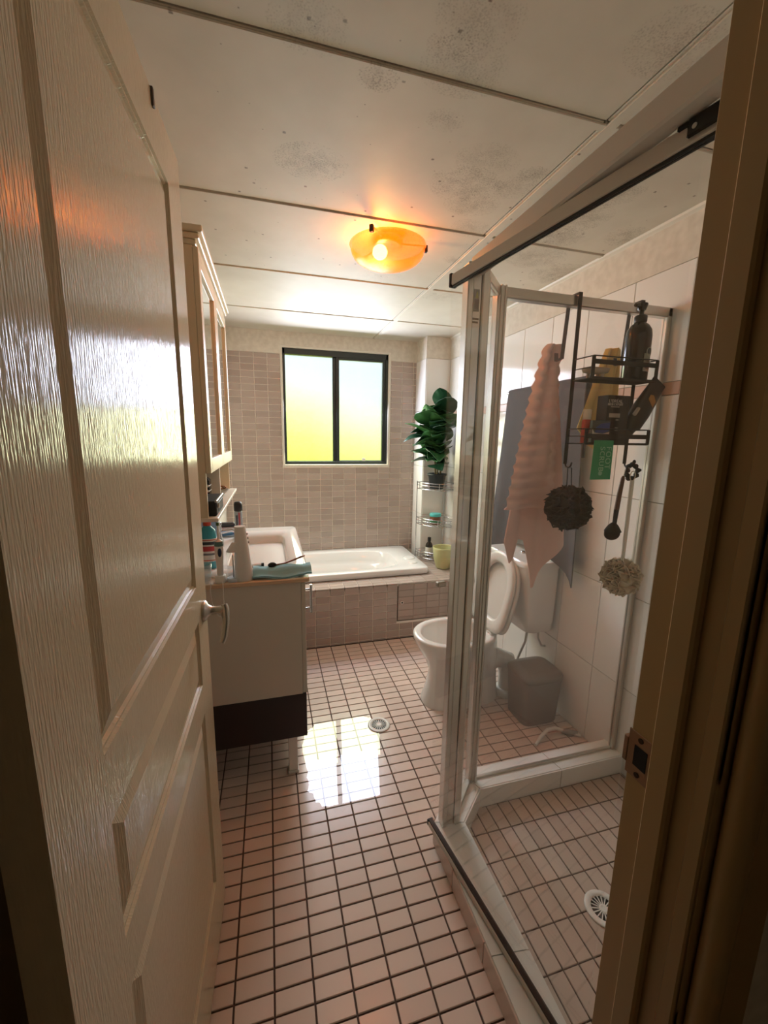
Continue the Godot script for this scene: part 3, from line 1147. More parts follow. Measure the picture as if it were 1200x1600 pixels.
func build_shower() -> void:
	# hob
	var s := thing("shower_hob", "low white tiled hob round the corner shower", "hob", Vector3.ZERO)
	var out := [Vector2(XR, -0.21), Vector2(0.742, -0.21), Vector2(0.557, -0.022), Vector2(0.557, ZF)]
	var inn := [Vector2(XR, -0.113), Vector2(0.784, -0.113), Vector2(0.658, 0.004), Vector2(0.655, ZF)]
	var b := B.new()
	b.prism(PackedVector2Array([out[0], out[1], out[2], out[3], inn[3], inn[2], inn[1], inn[0]]), -0.004, 0.074)
	part("core", b, M.white_grout, s)
	var cut := func(k: int, f: float) -> Array:
		return [out[k].lerp(out[k + 1], f), inn[k].lerp(inn[k + 1], f)]
	for seg in [[0, 0.0, 0.455], [0, 0.455, 1.0], [1, 0.0, 1.0], [2, 0.0, 0.54], [2, 0.54, 1.0]]:
		var a: Array = cut.call(seg[0], seg[1])
		var c: Array = cut.call(seg[0], seg[2])
		var e: Vector2 = (c[0] - a[0]).normalized() * 0.0014
		b = B.new()
		b.prism(PackedVector2Array([a[0] + e, c[0] - e, c[1] - e, a[1] + e]), 0.074, 0.082)
		part("top_tile", b, M.white_tile[rng.randi() % 5], s)
		# face tile on the shower side
		var n: Vector2 = (c[1] - a[1]).orthogonal().normalized()
		var ctr: Vector2 = (inn[0] + inn[3]) / 2.0
		if n.dot(ctr + Vector2(0.2, 0.2) - a[1]) < 0:
			n = -n
		b = B.new()
		b.prism(PackedVector2Array([a[1] + e, c[1] - e, c[1] - e + n * 0.006, a[1] + e + n * 0.006]), -0.003, 0.08)
		part("face_tile", b, M.white_tile[rng.randi() % 5], s)
	var L := 0
	for z in [[-0.02, 0.14], [0.14, 0.34], [0.34, 0.54], [0.54, ZF]]:
		var o := part("outer_tile", tile_mesh(z[1] - z[0] - 0.003, 0.074), M.floor_tile[L % 5], s)
		o.transform = facing(Vector3(0.557, 0.038, (z[0] + z[1]) / 2), Vector3(-1, 0, 0))
		L += 1
	var dg := Vector2(0.557, -0.022) - Vector2(0.742, -0.21)
	var on := part("outer_tile", tile_mesh(dg.length() - 0.003, 0.074), M.floor_tile[1], s)
	on.transform = facing(Vector3(0.6495, 0.038, -0.116), Vector3(-dg.y, 0, dg.x).normalized() * (-1.0 if -dg.y > 0 else 1.0))
	for x in [[0.745, 0.98], [0.98, 1.22], [1.22, XR]]:
		var o := part("outer_tile", tile_mesh(x[1] - x[0] - 0.003, 0.074), M.floor_tile[2], s)
		o.transform = facing(Vector3((x[0] + x[1]) / 2, 0.038, -0.21), Vector3(0, 0, -1))
	# fixed screen
	var f := thing("shower_screen", "fixed glass shower screen in an aluminium frame on the white hob", "shower screen", Vector3.ZERO)
	var yb := 0.082
	var yt := 1.895
	b = B.new()
	b.span(Vector3(0.785, yt - 0.018, -0.176), Vector3(XR, yt + 0.016, -0.146), 0.003)
	part("top_rail", b, M.alu, f)
	b = B.new()
	b.span(Vector3(0.785, yb, -0.168), Vector3(XR, yb + 0.008, -0.154), 0.002)
	part("bottom_rail", b, M.alu, f)
	b = B.new()
	b.span(Vector3(1.452, yb, -0.172), Vector3(XR - 0.003, yt + 0.016, -0.146), 0.003)
	part("wall_channel", b, M.alu, f)
	b = B.new()
	b.span(Vector3(0.752, yb, -0.18), Vector3(0.788, yt + 0.018, -0.142), 0.004)
	b.span(Vector3(0.762, yb, -0.1425), Vector3(0.768, yt + 0.018, -0.138), 0.001)
	b.span(Vector3(0.776, yb, -0.1425), Vector3(0.782, yt + 0.018, -0.138), 0.001)
	part("corner_post", b, M.alu, f)
	b = B.new()
	b.span(Vector3(0.788, yb + 0.008, -0.1635), Vector3(1.452, yt - 0.018, -0.1585))
	part("fixed_pane", b, M.hazy, f)
	# short angled side
	b = B.new()
	frame_bar(Vector3(0.752, yt, -0.15), Vector3(0.64, yt, -0.03), 0.024, 0.03, b)
	frame_bar(Vector3(0.752, yb + 0.008, -0.15), Vector3(0.64, yb + 0.008, -0.03), 0.022, 0.016, b)
	part("angle_rail", b, M.alu, f)
	b = B.new()
	frame_bar(Vector3(0.75, (yb + yt) / 2, -0.148), Vector3(0.642, (yb + yt) / 2, -0.032), 0.005, yt - yb - 0.03, b)
	part("angle_pane", b, M.clear, f)
	b = B.new()
	b.span(Vector3(0.574, yb, -0.03), Vector3(0.592, yt + 0.01, 0.008), 0.003)
	b.span(Vector3(0.592, yb, -0.03), Vector3(0.62, yt + 0.01, 0.0), 0.003)
	b.span(Vector3(0.62, yb, -0.03), Vector3(0.642, yt + 0.01, 0.006), 0.003)
	part("strike_post", b, M.alu, f)
	b = B.new()
	b.span(Vector3(0.6425, yb, -0.018), Vector3(0.648, yt - 0.02, -0.002), 0.001)
	part("seal", b, M.seal, f)
	b = B.new()
	b.span(Vector3(0.588, 1.876, -0.01), Vector3(0.624, 1.922, ZF - 0.001), 0.004)
	part("header", b, M.alu_white, f)
	b = B.new()
	b.span(Vector3(0.588, yb, ZF - 0.03), Vector3(0.624, 1.88, ZF - 0.001), 0.003)
	part("wall_channel", b, M.alu, f)
	b = B.new()
	b.span(Vector3(0.596, 1.78, 0.0), Vector3(0.613, 1.838, 0.0012))
	var st := part("sticker", b, mat(rgb(150, 146, 140), 0.5), f)
	b = B.new()
	b.span(Vector3(0.598, 1.786, 0.0012), Vector3(0.611, 1.812, 0.0016))
	part("sticker_print", b, mat(rgb(104, 96, 104), 0.5), st)
	b = B.new()
	b.xf = Transform3D(Basis(Vector3.RIGHT, PI / 2), Vector3(0, 0, 0.0012))
	b.prism(PackedVector2Array([Vector2(0.600, -1.815), Vector2(0.610, -1.815), Vector2(0.607, -1.832), Vector2(0.604, -1.832)]), 0.0, 0.0006)
	part("sticker_print", b, mat(rgb(196, 190, 120), 0.5), st)
	for i in 2:
		b = B.new()
		b.span(Vector3(0.595, 1.758 - 0.009 * i, 0.0), Vector3(0.614 - 0.002 * i, 1.763 - 0.009 * i, 0.0008))
		part("sticker_line", b, mat(rgb(86, 78, 66), 0.6), st)
	# pivot door, standing a little open towards the room
	var piv := Vector3(0.632, 0, 0.61)
	var fre := Vector3(0.538, 0, -0.022)
	var dir := (fre - piv).normalized()
	var len := (fre - piv).length()
	var d := thing("shower_door", "frameless-sided glass pivot door standing slightly ajar on the shower", "shower door", piv)
	d.transform = Transform3D(Basis(dir, Vector3.UP, dir.cross(Vector3.UP)), piv)
	b = B.new()
	b.span(Vector3(-0.02, 1.844, -0.009), Vector3(len - 0.01, 1.872, 0.009), 0.002)
	part("top_rail", b, M.alu_white, d)
	b = B.new()
	b.span(Vector3(-0.02, 1.8395, -0.006), Vector3(len - 0.01, 1.8445, 0.006))
	part("top_gasket", b, M.black, d)
	b = B.new()
	b.span(Vector3(-0.02, 0.086, -0.011), Vector3(len - 0.008, 0.104, 0.009), 0.002)
	part("bottom_rail", b, M.alu_white, d)
	b = B.new()
	b.span(Vector3(-0.02, 0.104, -0.008), Vector3(len - 0.008, 0.11, 0.006))
	part("bottom_gasket", b, mat(rgb(60, 40, 32), 0.6), d)
	for y in [1.84, 0.085]:
		b = B.new()
		b.span(Vector3(len - 0.01, y, -0.011), Vector3(len, y + (0.036 if y > 1 else 0.022), 0.011), 0.002)
		part("end_cap", b, M.black, d)
	b = B.new()
	b.span(Vector3(0, 0.11, -0.0025), Vector3(len - 0.002, 1.8395, 0.0025))
	part("pane", b, M.clear, d)
	b = B.new()
	b.span(Vector3(-0.03, 1.868, -0.013), Vector3(0.036, 1.8755, 0.012), 0.002)
	b.span(Vector3(-0.022, 1.85, -0.016), Vector3(0.02, 1.8755, -0.0095), 0.003)
	b.span(Vector3(-0.022, 1.85, 0.0095), Vector3(0.02, 1.8755, 0.014), 0.002)
	part("pivot_bracket", b, M.black_gloss, d)
	b = B.new()
	b.tube([Vector3(0.008, 1.86, -0.0155), Vector3(0.008, 1.86, -0.0172)], 0.0035, 10)
	part("screw", b, M.satin, d)
	b = B.new()
	b.span(Vector3(len - 0.012, 0.968, -0.012), Vector3(len + 0.006, 0.984, 0.02), 0.003)
	part("pull_clip", b, M.satin, d)
	# drain in the shower floor
	drain(Vector3(0.985, 0.0, 0.315), "white round floor drain inside the shower")
	drain(Vector3(0.522, 0.0, -0.659), "white round floor drain in the middle of the tiled floor")


func drain(at: Vector3, label: String) -> void:
	var d := thing("floor_drain", label, "drain", at)
	var b := B.new()
	b.lathe([[0.052, 0.0], [0.056, 0.0025], [0.052, 0.005], [0.038, 0.0055], [0.036, 0.0025]], Vector3.ZERO, 36, 0, true, false)
	part("ring", b, M.white_plastic, d)
	b = B.new()
	b.lathe([[0.0365, 0.0], [0.0365, 0.0015]], Vector3.ZERO, 30)
	part("well", b, M.black, d)
	for k in 18:
		b = B.new()
		b.xf = Transform3D(Basis(Vector3.UP, TAU * k / 18), Vector3.ZERO)
		b.span(Vector3(0.01, 0.0015, -0.0016), Vector3(0.037, 0.0042, 0.0016), 0.0006)
		part("grate_spoke", b, M.white_plastic, d)
	b = B.new()
	b.lathe([[0.013, 0.0012], [0.013, 0.004], [0.009, 0.005], [0.005, 0.004]], Vector3.ZERO, 18)
	part("hub", b, M.white_plastic, d)


func build_toilet() -> void:
	var zc := -0.78
	var t := thing("toilet", "white close-coupled toilet with seat and lid up against the wall", "toilet", Vector3(1.0, 0, zc))
	var b := B.new()
	# [y, front x, back x, half width, roundness]
	var secs := [[0.0, -0.2, 0.24, 0.115, 2.6], [0.02, -0.198, 0.24, 0.112, 2.6], [0.1, -0.175, 0.235, 0.1, 2.5], [0.18, -0.16, 0.23, 0.1, 2.4], [0.25, -0.185, 0.23, 0.122, 2.3], [0.31, -0.222, 0.22, 0.15, 2.2], [0.355, -0.245, 0.21, 0.172, 2.2], [0.378, -0.252, 0.205, 0.18, 2.2], [0.392, -0.252, 0.205, 0.18, 2.2], [0.398, -0.246, 0.2, 0.175, 2.2], [0.398, -0.216, 0.15, 0.142, 2.2], [0.388, -0.208, 0.145, 0.135, 2.2], [0.36, -0.205, 0.14, 0.13, 2.2], [0.3, -0.18, 0.12, 0.11, 2.1], [0.24, -0.1, 0.09, 0.075, 2.0], [0.215, -0.04, 0.06, 0.04, 2.0]]
	var rings := []
	for s in secs:
		rings.append(b.ring((s[1] + s[2]) / 2, s[0], 0, (s[2] - s[1]) / 2, s[3], s[4], 44))
	b.loft(rings, 0, true, true)
	part("pan", b, M.ceramic, t)
	b = B.new()
	b.lathe([[0.0, 0.0], [0.1, 0.0]], Vector3(-0.02, 0.262, 0), 24, 0, false, false)
	part("bowl_water", b, pane(0.05, 0.02, Color(0.8, 0.88, 0.9)), t)
	# outlet bend behind the pan, down to a collar on the floor
	b = B.new()
	b.tube([Vector3(0.16, 0.2, 0.02), Vector3(0.23, 0.225, 0.025), Vector3(0.285, 0.2, 0.03), Vector3(0.305, 0.13, 0.03), Vector3(0.305, 0.004, 0.03)], [0.055, 0.056, 0.056, 0.052, 0.05], 18)
	part("outlet_bend", b, M.ceramic, t)
	b = B.new()
	b.lathe([[0.075, 0.0], [0.074, 0.02], [0.058, 0.034], [0.05, 0.036]], Vector3(0.305, 0.0, 0.03), 22)
	part("outlet_collar", b, M.white_plastic, t)
	# cistern against the wall
	b = B.new()
	rings = []
	for s in [[0.42, 0.36, 0.07, 0.165], [0.43, 0.358, 0.085, 0.178], [0.5, 0.355, 0.092, 0.19], [0.77, 0.345, 0.105, 0.2], [0.785, 0.345, 0.105, 0.2]]:
		rings.append(b.ring(0.468 - s[2], s[0], 0, s[2], s[3], 7, 48))
	b.loft(rings, 0, true, true)
	part("cistern", b, M.ceramic, t)
	b = B.new()
	rings = []
	for s in [[0.785, 0.109, 0.204], [0.805, 0.11, 0.206], [0.815, 0.104, 0.2]]:
		rings.append(b.ring(0.47 - s[1], s[0], 0, s[1], s[2], 7, 48))
	b.loft(rings, 0, true, true)
	part("cistern_lid", b, M.ceramic, t)
	# seat ring and lid, both up; local frame: y along the seat, z its outer face turned to the room
	var lean := 0.24
	var up := Vector3(sin(lean), cos(lean), 0)
	var fx := Transform3D(Basis(Vector3(0, 0, 1), up, Vector3(0, 0, 1).cross(up)), Vector3(0.145, 0.405, 0))
	b = B.new()
	b.xf = fx * Transform3D(Basis(Vector3.RIGHT, PI / 2), Vector3.ZERO)
	rings = []
	var sr := func(y: float, k: float) -> PackedVector3Array: 
		var a := b.ring(0, y, -0.215, 0.186 - k, 0.222 - k, 2.15, 48)
		var f := b.ring(0, y, -0.215, 0.186 - k, 0.205 - k, 5.0, 48)
		for i in 48:
			if a[i].z > -0.215:  # the hinge end is squarer than the front
				a[i] = f[i]
		return a
	for p in [[-0.004, 0.066], [-0.004, 0.006], [0.003, 0.0], [0.012, 0.004], [0.017, 0.02], [0.016, 0.052], [0.006, 0.066], [-0.004, 0.066]]:
		rings.append(sr.call(p[0], p[1]))
	b.loft(rings, 0, false, false)
	part("seat", b, M.white_plastic, t)
	b = B.new()
	b.xf = fx * Transform3D(Basis(Vector3.RIGHT, PI / 2), Vector3.ZERO)
	rings = []
	for p in [[-0.03, 0.02], [-0.026, 0.0], [-0.006, 0.0], [-0.006, 0.012], [-0.018, 0.02]]:
		rings.append(sr.call(p[0], p[1]))
	b.loft(rings, 0, true, true)
	part("lid", b, M.white_plastic, t)
	for z in [-0.07, 0.07]:
		b = B.new()
		b.tube([Vector3(0.15, 0.397, z - 0.02), Vector3(0.15, 0.41, z), Vector3(0.15, 0.397, z + 0.02)], 0.011, 10)
		part("seat_hinge", b, M.white_plastic, t)
	b = B.new()
	b.tube([Vector3(0.42, 0.425, 0.11), Vector3(0.422, 0.36, 0.112), Vector3(0.45, 0.31, 0.112), Vector3(0.472, 0.305, 0.112)], 0.006, 8)
	part("water_hose", b, mat(rgb(190, 188, 186), 0.35, 0.5), t)
	b = B.new()
	b.tube([Vector3(0.36, 0.425, 0.1), Vector3(0.352, 0.34, 0.1), Vector3(0.32, 0.24, 0.09)], 0.006, 8)
	part("water_hose", b, mat(rgb(190, 188, 186), 0.35, 0.5), t)
	b = B.new()
	b.lathe([[0.018, 0.0], [0.018, 0.006], [0.014, 0.008]], Vector3(0.37, 0.815, 0), 20)
	part("flush_button", b, M.chrome, t)


func build_corner_rack() -> void:
	var cx := XR - 0.012
	var cz := -2.085
	var r := thing("corner_rack", "three-tier chrome wire corner rack beside the bath", "rack", Vector3(cx, 0.419, cz))
	var R := 0.25
	for p in [Vector3(-0.004, 0, 0.004), Vector3(-R, 0, 0.004), Vector3(-0.004, 0, R)]:
		var b := B.new()
		b.tube([p, p + Vector3(0, 0.66, 0)], 0.0042, 8)
		b.lathe([[0.007, 0.0], [0.007, 0.006], [0.005, 0.008]], p, 10)
		part("post", b, M.chrome, r)
	for y in [0.028, 0.305, 0.6]:
		var b := B.new()
		for lev in [[0.0, 0.0032], [0.03, 0.0026], [0.052, 0.0032]]:
			var pts := []
			for k in 17:
				var a := PI / 2 * k / 16
				pts.append(Vector3(-R * cos(a), y + lev[0], R * sin(a)))
			b.tube(pts, lev[1], 6)
			if lev[0] != 0.03:
				b.tube([Vector3(-R, y + lev[0], 0.002), Vector3(-0.004, y + lev[0], 0.002), Vector3(-0.004, y + lev[0], R)], 0.0028, 6)
		for k in 4:
			var a := PI / 2 * (k + 0.5) / 4
			b.tube([Vector3(-R * cos(a), y, R * sin(a)), Vector3(-R * cos(a), y + 0.052, R * sin(a))], 0.0026, 6)
		for k in 9:
			var x := -R * (k + 0.6) / 9.6
			b.tube([Vector3(x, y, 0.002), Vector3(x, y, sqrt(maxf(R * R - x * x, 0.0)))], 0.0016, 5)
		part("wire_basket", b, M.chrome, r)
	# jar on the middle tier
	var j := thing("cosmetic_jar", "brown jar with a turquoise lid on the middle rack tier", "jar", Vector3(1.345, 0.7275, -1.985))
	var b := B.new()
	b.lathe([[0.042, 0.0], [0.045, 0.004], [0.045, 0.06], [0.042, 0.066]], Vector3.ZERO, 26)
	part("body", b, mat(rgb(120, 74, 46), 0.3), j)
	b = B.new()
	b.lathe([[0.0454, 0.012], [0.0456, 0.014], [0.0456, 0.036], [0.0454, 0.038]], Vector3.ZERO, 26, 0, false, false)
	part("print_band", b, mat(rgb(70, 120, 84), 0.4), j)
	b = B.new()
	b.lathe([[0.047, 0.066], [0.048, 0.069], [0.048, 0.086], [0.045, 0.09]], Vector3.ZERO, 26)
	part("lid", b, mat(rgb(84, 186, 184), 0.35), j)
	# bottle on the lowest tier
	var o := thing("soap_bottle", "dark bottle with a white label on the lowest rack tier", "bottle", Vector3(1.305, 0.4508, -2.0))
	b = B.new()
	b.lathe([[0.028, 0.0], [0.031, 0.004], [0.031, 0.085], [0.026, 0.105], [0.012, 0.125], [0.011, 0.132]], Vector3.ZERO, 24)
	part("body", b, mat(rgb(34, 30, 28), 0.15), o)
	b = B.new()
	b.lathe([[0.0314, 0.015], [0.0315, 0.016], [0.0315, 0.079], [0.0314, 0.08]], Vector3.ZERO, 24, 0, false, false)
	part("label_band", b, mat(rgb(226, 222, 214), 0.6), o)
	b = B.new()
	b.lathe([[0.014, 0.13], [0.0145, 0.133], [0.0145, 0.158], [0.013, 0.162]], Vector3.ZERO, 20)
	part("cap", b, M.black, o)
	o = thing("soap_tin", "small dark reddish tin beside the dark bottle on the rack", "tin", Vector3(1.38, 0.4508, -1.955))
	b = B.new()
	b.lathe([[0.036, 0.0], [0.038, 0.003], [0.038, 0.026], [0.035, 0.029]], Vector3.ZERO, 24)
	part("body", b, mat(rgb(96, 36, 40), 0.35), o)
	b = B.new()
	b.lathe([[0.0385, 0.029], [0.039, 0.031], [0.039, 0.043], [0.036, 0.046]], Vector3.ZERO, 24)
	part("lid", b, mat(rgb(40, 28, 30), 0.3), o)
	# green pot on the ledge
	o = thing("plant_pot", "empty pale green ceramic pot on the bath ledge", "pot", Vector3(1.338, 0.4185, -1.775))
	b = B.new()
	b.lathe([[0.052, 0.0], [0.058, 0.006], [0.078, 0.08], [0.085, 0.15], [0.086, 0.168], [0.083, 0.17], [0.08, 0.165], [0.072, 0.07], [0.05, 0.02]], Vector3.ZERO, 36)
	part("vessel", b, M.pot_green, o)


func leaf_mesh(k: int) -> ArrayMesh:
	var key := "leaf%d" % k
	if not meshes.has(key):
		var b := B.new()
		var rows := []
		var bend: float = [0.35, 0.65, 0.15][k]
		for i in 11:
			var s := i / 10.0
			var w := 0.5 * pow(sin(PI * pow(s, 0.72)), 0.75) * 0.8 + 0.006
			var row := PackedVector3Array()
			for j in 7:
				var u := (j - 3) / 3.0
				var y := -bend * s * s * 0.5 + absf(u) * w * 0.30 + 0.02 * sin(s * 14.0 + u * 3.0) * absf(u)
				row.append(Vector3(u * w, y, s))
			rows.append(row)
		rows.reverse()
		b.sheet(rows, 0.012)
		meshes[key] = b.mesh()
	return meshes[key]


func build_plant() -> void:
	var at := Vector3(1.345, 1.0225, -1.985)
	var p := thing("potted_plant", "large-leafed green plant in a black pot on the top rack tier", "plant", at)
	var b := B.new()
	b.lathe([[0.052, 0.0], [0.055, 0.003], [0.07, 0.105], [0.077, 0.107], [0.078, 0.125], [0.073, 0.126], [0.068, 0.112], [0.02, 0.108]], Vector3.ZERO, 30)
	part("pot", b, M.pot_dark, p)
	b = B.new()
	b.lathe([[0.068, 0.1], [0.066, 0.112], [0.03, 0.116]], Vector3.ZERO, 20)
	part("soil", b, mat(rgb(58, 44, 34), 0.95), p)
	var r := RandomNumberGenerator.new()
	r.seed = 8
	var stems := [[Vector3(0.0, 0.1, 0), Vector3(0.01, 0.25, 0.0), Vector3(0.0, 0.42, 0.01), Vector3(0.03, 0.66, 0.0)], [Vector3(-0.02, 0.1, 0.02), Vector3(-0.04, 0.28, 0.03), Vector3(-0.09, 0.5, 0.04)], [Vector3(0.02, 0.1, 0.01), Vector3(0.04, 0.3, 0.03), Vector3(0.05, 0.56, 0.05)]]
	for s in stems:
		b = B.new()
		b.tube(s, [0.007, 0.006, 0.005, 0.004].slice(0, s.size()), 7)
		part("stem", b, M.stem, p)
	for k in 54:
		var s: Array = stems[k % 3]
		var f := 0.28 + 0.72 * float(k) / 54.0
		f = clampf(f + r.randf_range(-0.08, 0.08), 0.22, 1.0) * (s.size() - 1)
		var i := mini(int(f), s.size() - 2)
		var base: Vector3 = s[i].lerp(s[i + 1], f - i)
		# leaves turn away from the two walls behind the plant
		var az := r.randf_range(-2.6, 1.0) if k % 4 else r.randf_range(-1.9, -0.2)
		var tilt := r.randf_range(-0.05, 1.15)
		var d := Vector3(sin(az) * cos(tilt), sin(tilt), cos(az) * cos(tilt))
		var size := r.randf_range(0.17, 0.24)
		var tip := at + base + d * size
		if tip.x > XR - 0.09 or tip.z < -2.03:
			d = Vector3(-absf(d.x), d.y, absf(d.z)).normalized()
		if at.x + base.x + d.x * size > XR - 0.09:
			size *= 0.55
		var zz := d
		var xx := Vector3.UP.cross(zz)
		xx = xx.normalized() if xx.length() > 0.1 else Vector3.RIGHT
		var bb := Basis(xx, zz.cross(xx), zz) * Basis(Vector3(0, 0, 1), r.randf_range(-0.5, 0.5))
		var o := part("leaf", leaf_mesh(r.randi() % 3), M.leaf[r.randi() % 3], p)
		o.transform = Transform3D(bb.scaled(Vector3(size, size, size)), base + d * 0.012)


func build_light() -> void:
	var l := thing("ceiling_light", "amber glass dome ceiling light, switched on", "ceiling light", Vector3(0.525, YC, -0.645))
	var b := B.new()
	b.lathe([[0.05, -0.028], [0.06, -0.024], [0.062, 0.0]], Vector3.ZERO, 26)
	part("ceiling_plate", b, M.satin, l)
	b = B.new()
	var prof := []
	for k in 13:
		var a := float(k) / 12
		prof.append([0.152 * sin(a * PI / 2), -0.104 + 0.074 * pow(a, 2.6)])
	prof.append([0.156, -0.028])
	prof.append([0.152, -0.026])
	for k in 12:
		var a := 1.0 - float(k) / 12
		prof.append([0.147 * sin(a * PI / 2), -0.1 + 0.074 * pow(a, 2.6)])
	b.lathe(prof, Vector3.ZERO, 48, 0, false, false)
	var am := mat(Color(1.0, 0.66, 0.16, 0.55), 0.32)
	am.transparency = BaseMaterial3D.TRANSPARENCY_ALPHA
	am.backlight_enabled = true
	am.backlight = Color(1.0, 0.6, 0.12)
	am.emission_enabled = true
	am.emission = Color(1.0, 0.7, 0.1)
	am.emission_energy_multiplier = 0.55
	var swirl := noise_image(128, 128, 7, 7, 13, 3)
	var c := Image.create(128, 128, false, Image.FORMAT_RGBA8)
	for y in 128:
		for x in 128:
			var v := absf(swirl.get_pixel(x, y).r - 0.5)
			c.set_pixel(x, y, Color(1, 0.98, 0.92, 1.0).lerp(Color(0.62, 0.52, 0.4, 1.0), smoothstep(0.02, 0.0, v)))
	am.albedo_texture = ImageTexture.create_from_image(c)
	am.uv1_triplanar = true
	am.uv1_scale = Vector3(6, 6, 6)
	part("glass_shade", b, am, l)
	b = B.new()
	b.lathe([[0.012, 0.0], [0.013, 0.02]], Vector3(-0.03, -0.03, -0.01), 14)
	part("bulb_socket", b, M.white_plastic, l)
	b = B.new()
	b.ball(Vector3(-0.036, -0.06, 0.012), Vector3(0.03, 0.028, 0.03), 18, 12)
	var bm := mat(Color(1, 0.9, 0.6), 0.4)
	bm.emission_enabled = true
	bm.emission = Color(1.0, 0.86, 0.5)
	bm.emission_energy_multiplier = 18.0
	part("bulb", b, bm, l)
	for k in 3:
		b = B.new()
		b.xf = Transform3D(Basis(Vector3.UP, -0.15 + TAU * k / 3), Vector3.ZERO)
		b.span(Vector3(0.15, -0.042, -0.008), Vector3(0.164, -0.016, 0.008), 0.002)
		b.span(Vector3(0.06, -0.02, -0.003), Vector3(0.158, -0.016, 0.003), 0.001)
		part("clip", b, M.black, l)
	var o := OmniLight3D.new()
	o.name = "bulb_glow"
	o.position = Vector3(0.525 - 0.036, YC - 0.06, -0.645 + 0.012)
	o.light_color = Color(1.0, 0.62, 0.24)
	o.light_energy = 0.075
	o.light_size = 0.024
	o.omni_range = 12.0
	o.omni_attenuation = 2.0
	o.shadow_enabled = true
	add_child(o)


func build_towels() -> void:
	# grey bath towel over a rail on the right wall
	var g := thing("towel_rail", "chrome towel rail fixed to the white tiled right wall", "towel rail", Vector3(1.43, 1.7, -0.8))
	var b := B.new()
	b.tube([Vector3(0, 0, -0.36), Vector3(0, 0, 0.36)], 0.007, 10)
	part("bar", b, M.chrome, g)
	for z in [-0.35, 0.35]:
		b = B.new()
		b.tube([Vector3(0, 0, z), Vector3(0.044, 0, z)], 0.006, 10)
		b.tube([Vector3(0.036, 0, z), Vector3(0.044, 0, z)], 0.02, 16)
		part("bracket", b, M.chrome, g)
	var t := thing("bath_towel", "dark grey bath towel hanging over the rail on the right wall", "towel", Vector3(1.43, 1.7, -0.8))
	var rows := []
	# front fall (towards the room), over the bar, short back fall
	for i in 27:
		var row := PackedVector3Array()
		for j in 25:
			var u := j / 24.0
			var z := lerpf(-0.315, 0.315, u)
			var x := 0.0
			var y := 0.0
			if i <= 3:  # back fall
				var s := (3 - i) / 3.0
				x = 0.015
				y = -0.35 * s
			elif i <= 6:
				var a := PI * (i - 3) / 4.0
				x = 0.015 * cos(a)
				y = 0.015 * sin(a)
			else:
				var s := (i - 6) / 20.0
				var low := 0.80 + 0.17 * pow(absf(u - 0.5) * 2.0, 2.2) + 0.05 * (1.0 - u)
				x = -0.015 - 0.012 * s - 0.016 * s * sin(u * 17.0 + s * 1.5) * (0.4 + s)
				y = -low * s
				z += (u - 0.5) * 0.12 * s - 0.02 * s
			row.append(Vector3(x, y, z))
		rows.append(row)
	b = B.new()
	b.sheet(rows, 0.006)
	part("cloth", b, M.grey_cloth, t)
	# pink towel gathered on the back hook of the caddy
	t = thing("hand_towel", "pale pink ribbed towel hanging from the caddy's left hook", "towel", Vector3(1.062, 0.004, -0.272))
	b = B.new()
	rows = []
	for i in 45:
		var s := i / 44.0
		var y := lerpf(1.77, 1.165, s)
		var wl := lerpf(0.03, 0.152, pow(s, 0.75))
		var wr := lerpf(0.035, 0.062, pow(s, 0.8))
		var row := PackedVector3Array()
		for j in 17:
			var u := j / 16.0
			var x := lerpf(-wl, wr, u)
			var z := 0.026 * cos((u - 0.5) * PI) + 0.016 * sin(u * 12.0) * (0.35 + 0.65 * (1 - s)) + 0.0085 * sin(y * 150.0 + u * 1.4) + 0.006
			z = minf(z, 0.037)
			row.append(Vector3(x + 0.001 * sin(y * 150.0) * (0.5 - u), y - 0.02 * absf(u - 0.5) * s, z))
		rows.append(row)
	rows.reverse()
	b.sheet(rows, 0.006)
	part("ribbed_fall", b, M.pink, t)
	b = B.new()
	rows = []
	for i in 34:
		var s := i / 33.0
		var row := PackedVector3Array()
		for j in 19:
			var u := j / 18.0
			# lower hem comes to two points with a gap between them
			var low: float
			if u < 0.3:
				low = lerpf(1.02, 0.9, u / 0.2) if u < 0.2 else lerpf(0.9, 1.06, (u - 0.2) / 0.1)
			elif u < 0.52:
				low = lerpf(1.06, 0.79, (u - 0.3) / 0.22)
			else:
				low = lerpf(0.79, 0.99, pow((u - 0.52) / 0.48, 0.8))
			var y := lerpf(1.75, low, s)
			var wl := lerpf(0.02, 0.135, pow(s, 0.8))
			var wr := lerpf(0.03, 0.15, pow(s, 0.85))
			var x := lerpf(-wl, wr, u)
			row.append(Vector3(x, y, -0.018 + 0.016 * sin(u * 13.0 + s * 2.0) * (0.4 + 0.6 * s) - 0.01 * s))
		rows.append(row)
	rows.reverse()
	b.sheet(rows, 0.005)
	part("back_fall", b, M.pink, t)
	# yellow washcloth on the other hook
	t = thing("washcloth", "mustard yellow washcloth hanging from the caddy's right hook", "towel", Vector3(1.33, 0.004, -0.272))
	b = B.new()
	rows = []
	for i in 36:
		var s := i / 35.0
		var row := PackedVector3Array()
		for j in 17:
			var u := j / 16.0
			var low := lerpf(1.47, 1.325, clampf(u / 0.72, 0, 1)) if u < 0.72 else lerpf(1.325, 1.35, (u - 0.72) / 0.28)
			var y := lerpf(1.775, low, s)
			var wl := lerpf(0.026, 0.135, pow(s, 0.95))
			var wr := lerpf(0.026, 0.058, pow(s, 0.7))
			var x := lerpf(-wl, wr, u)
			row.append(Vector3(x, y, 0.022 * cos((u - 0.5) * PI) + 0.014 * sin(u * 15.0 + s) + 0.004))
		rows.append(row)
	rows.reverse()
	b.sheet(rows, 0.005)
	part("cloth", b, M.yellow, t)


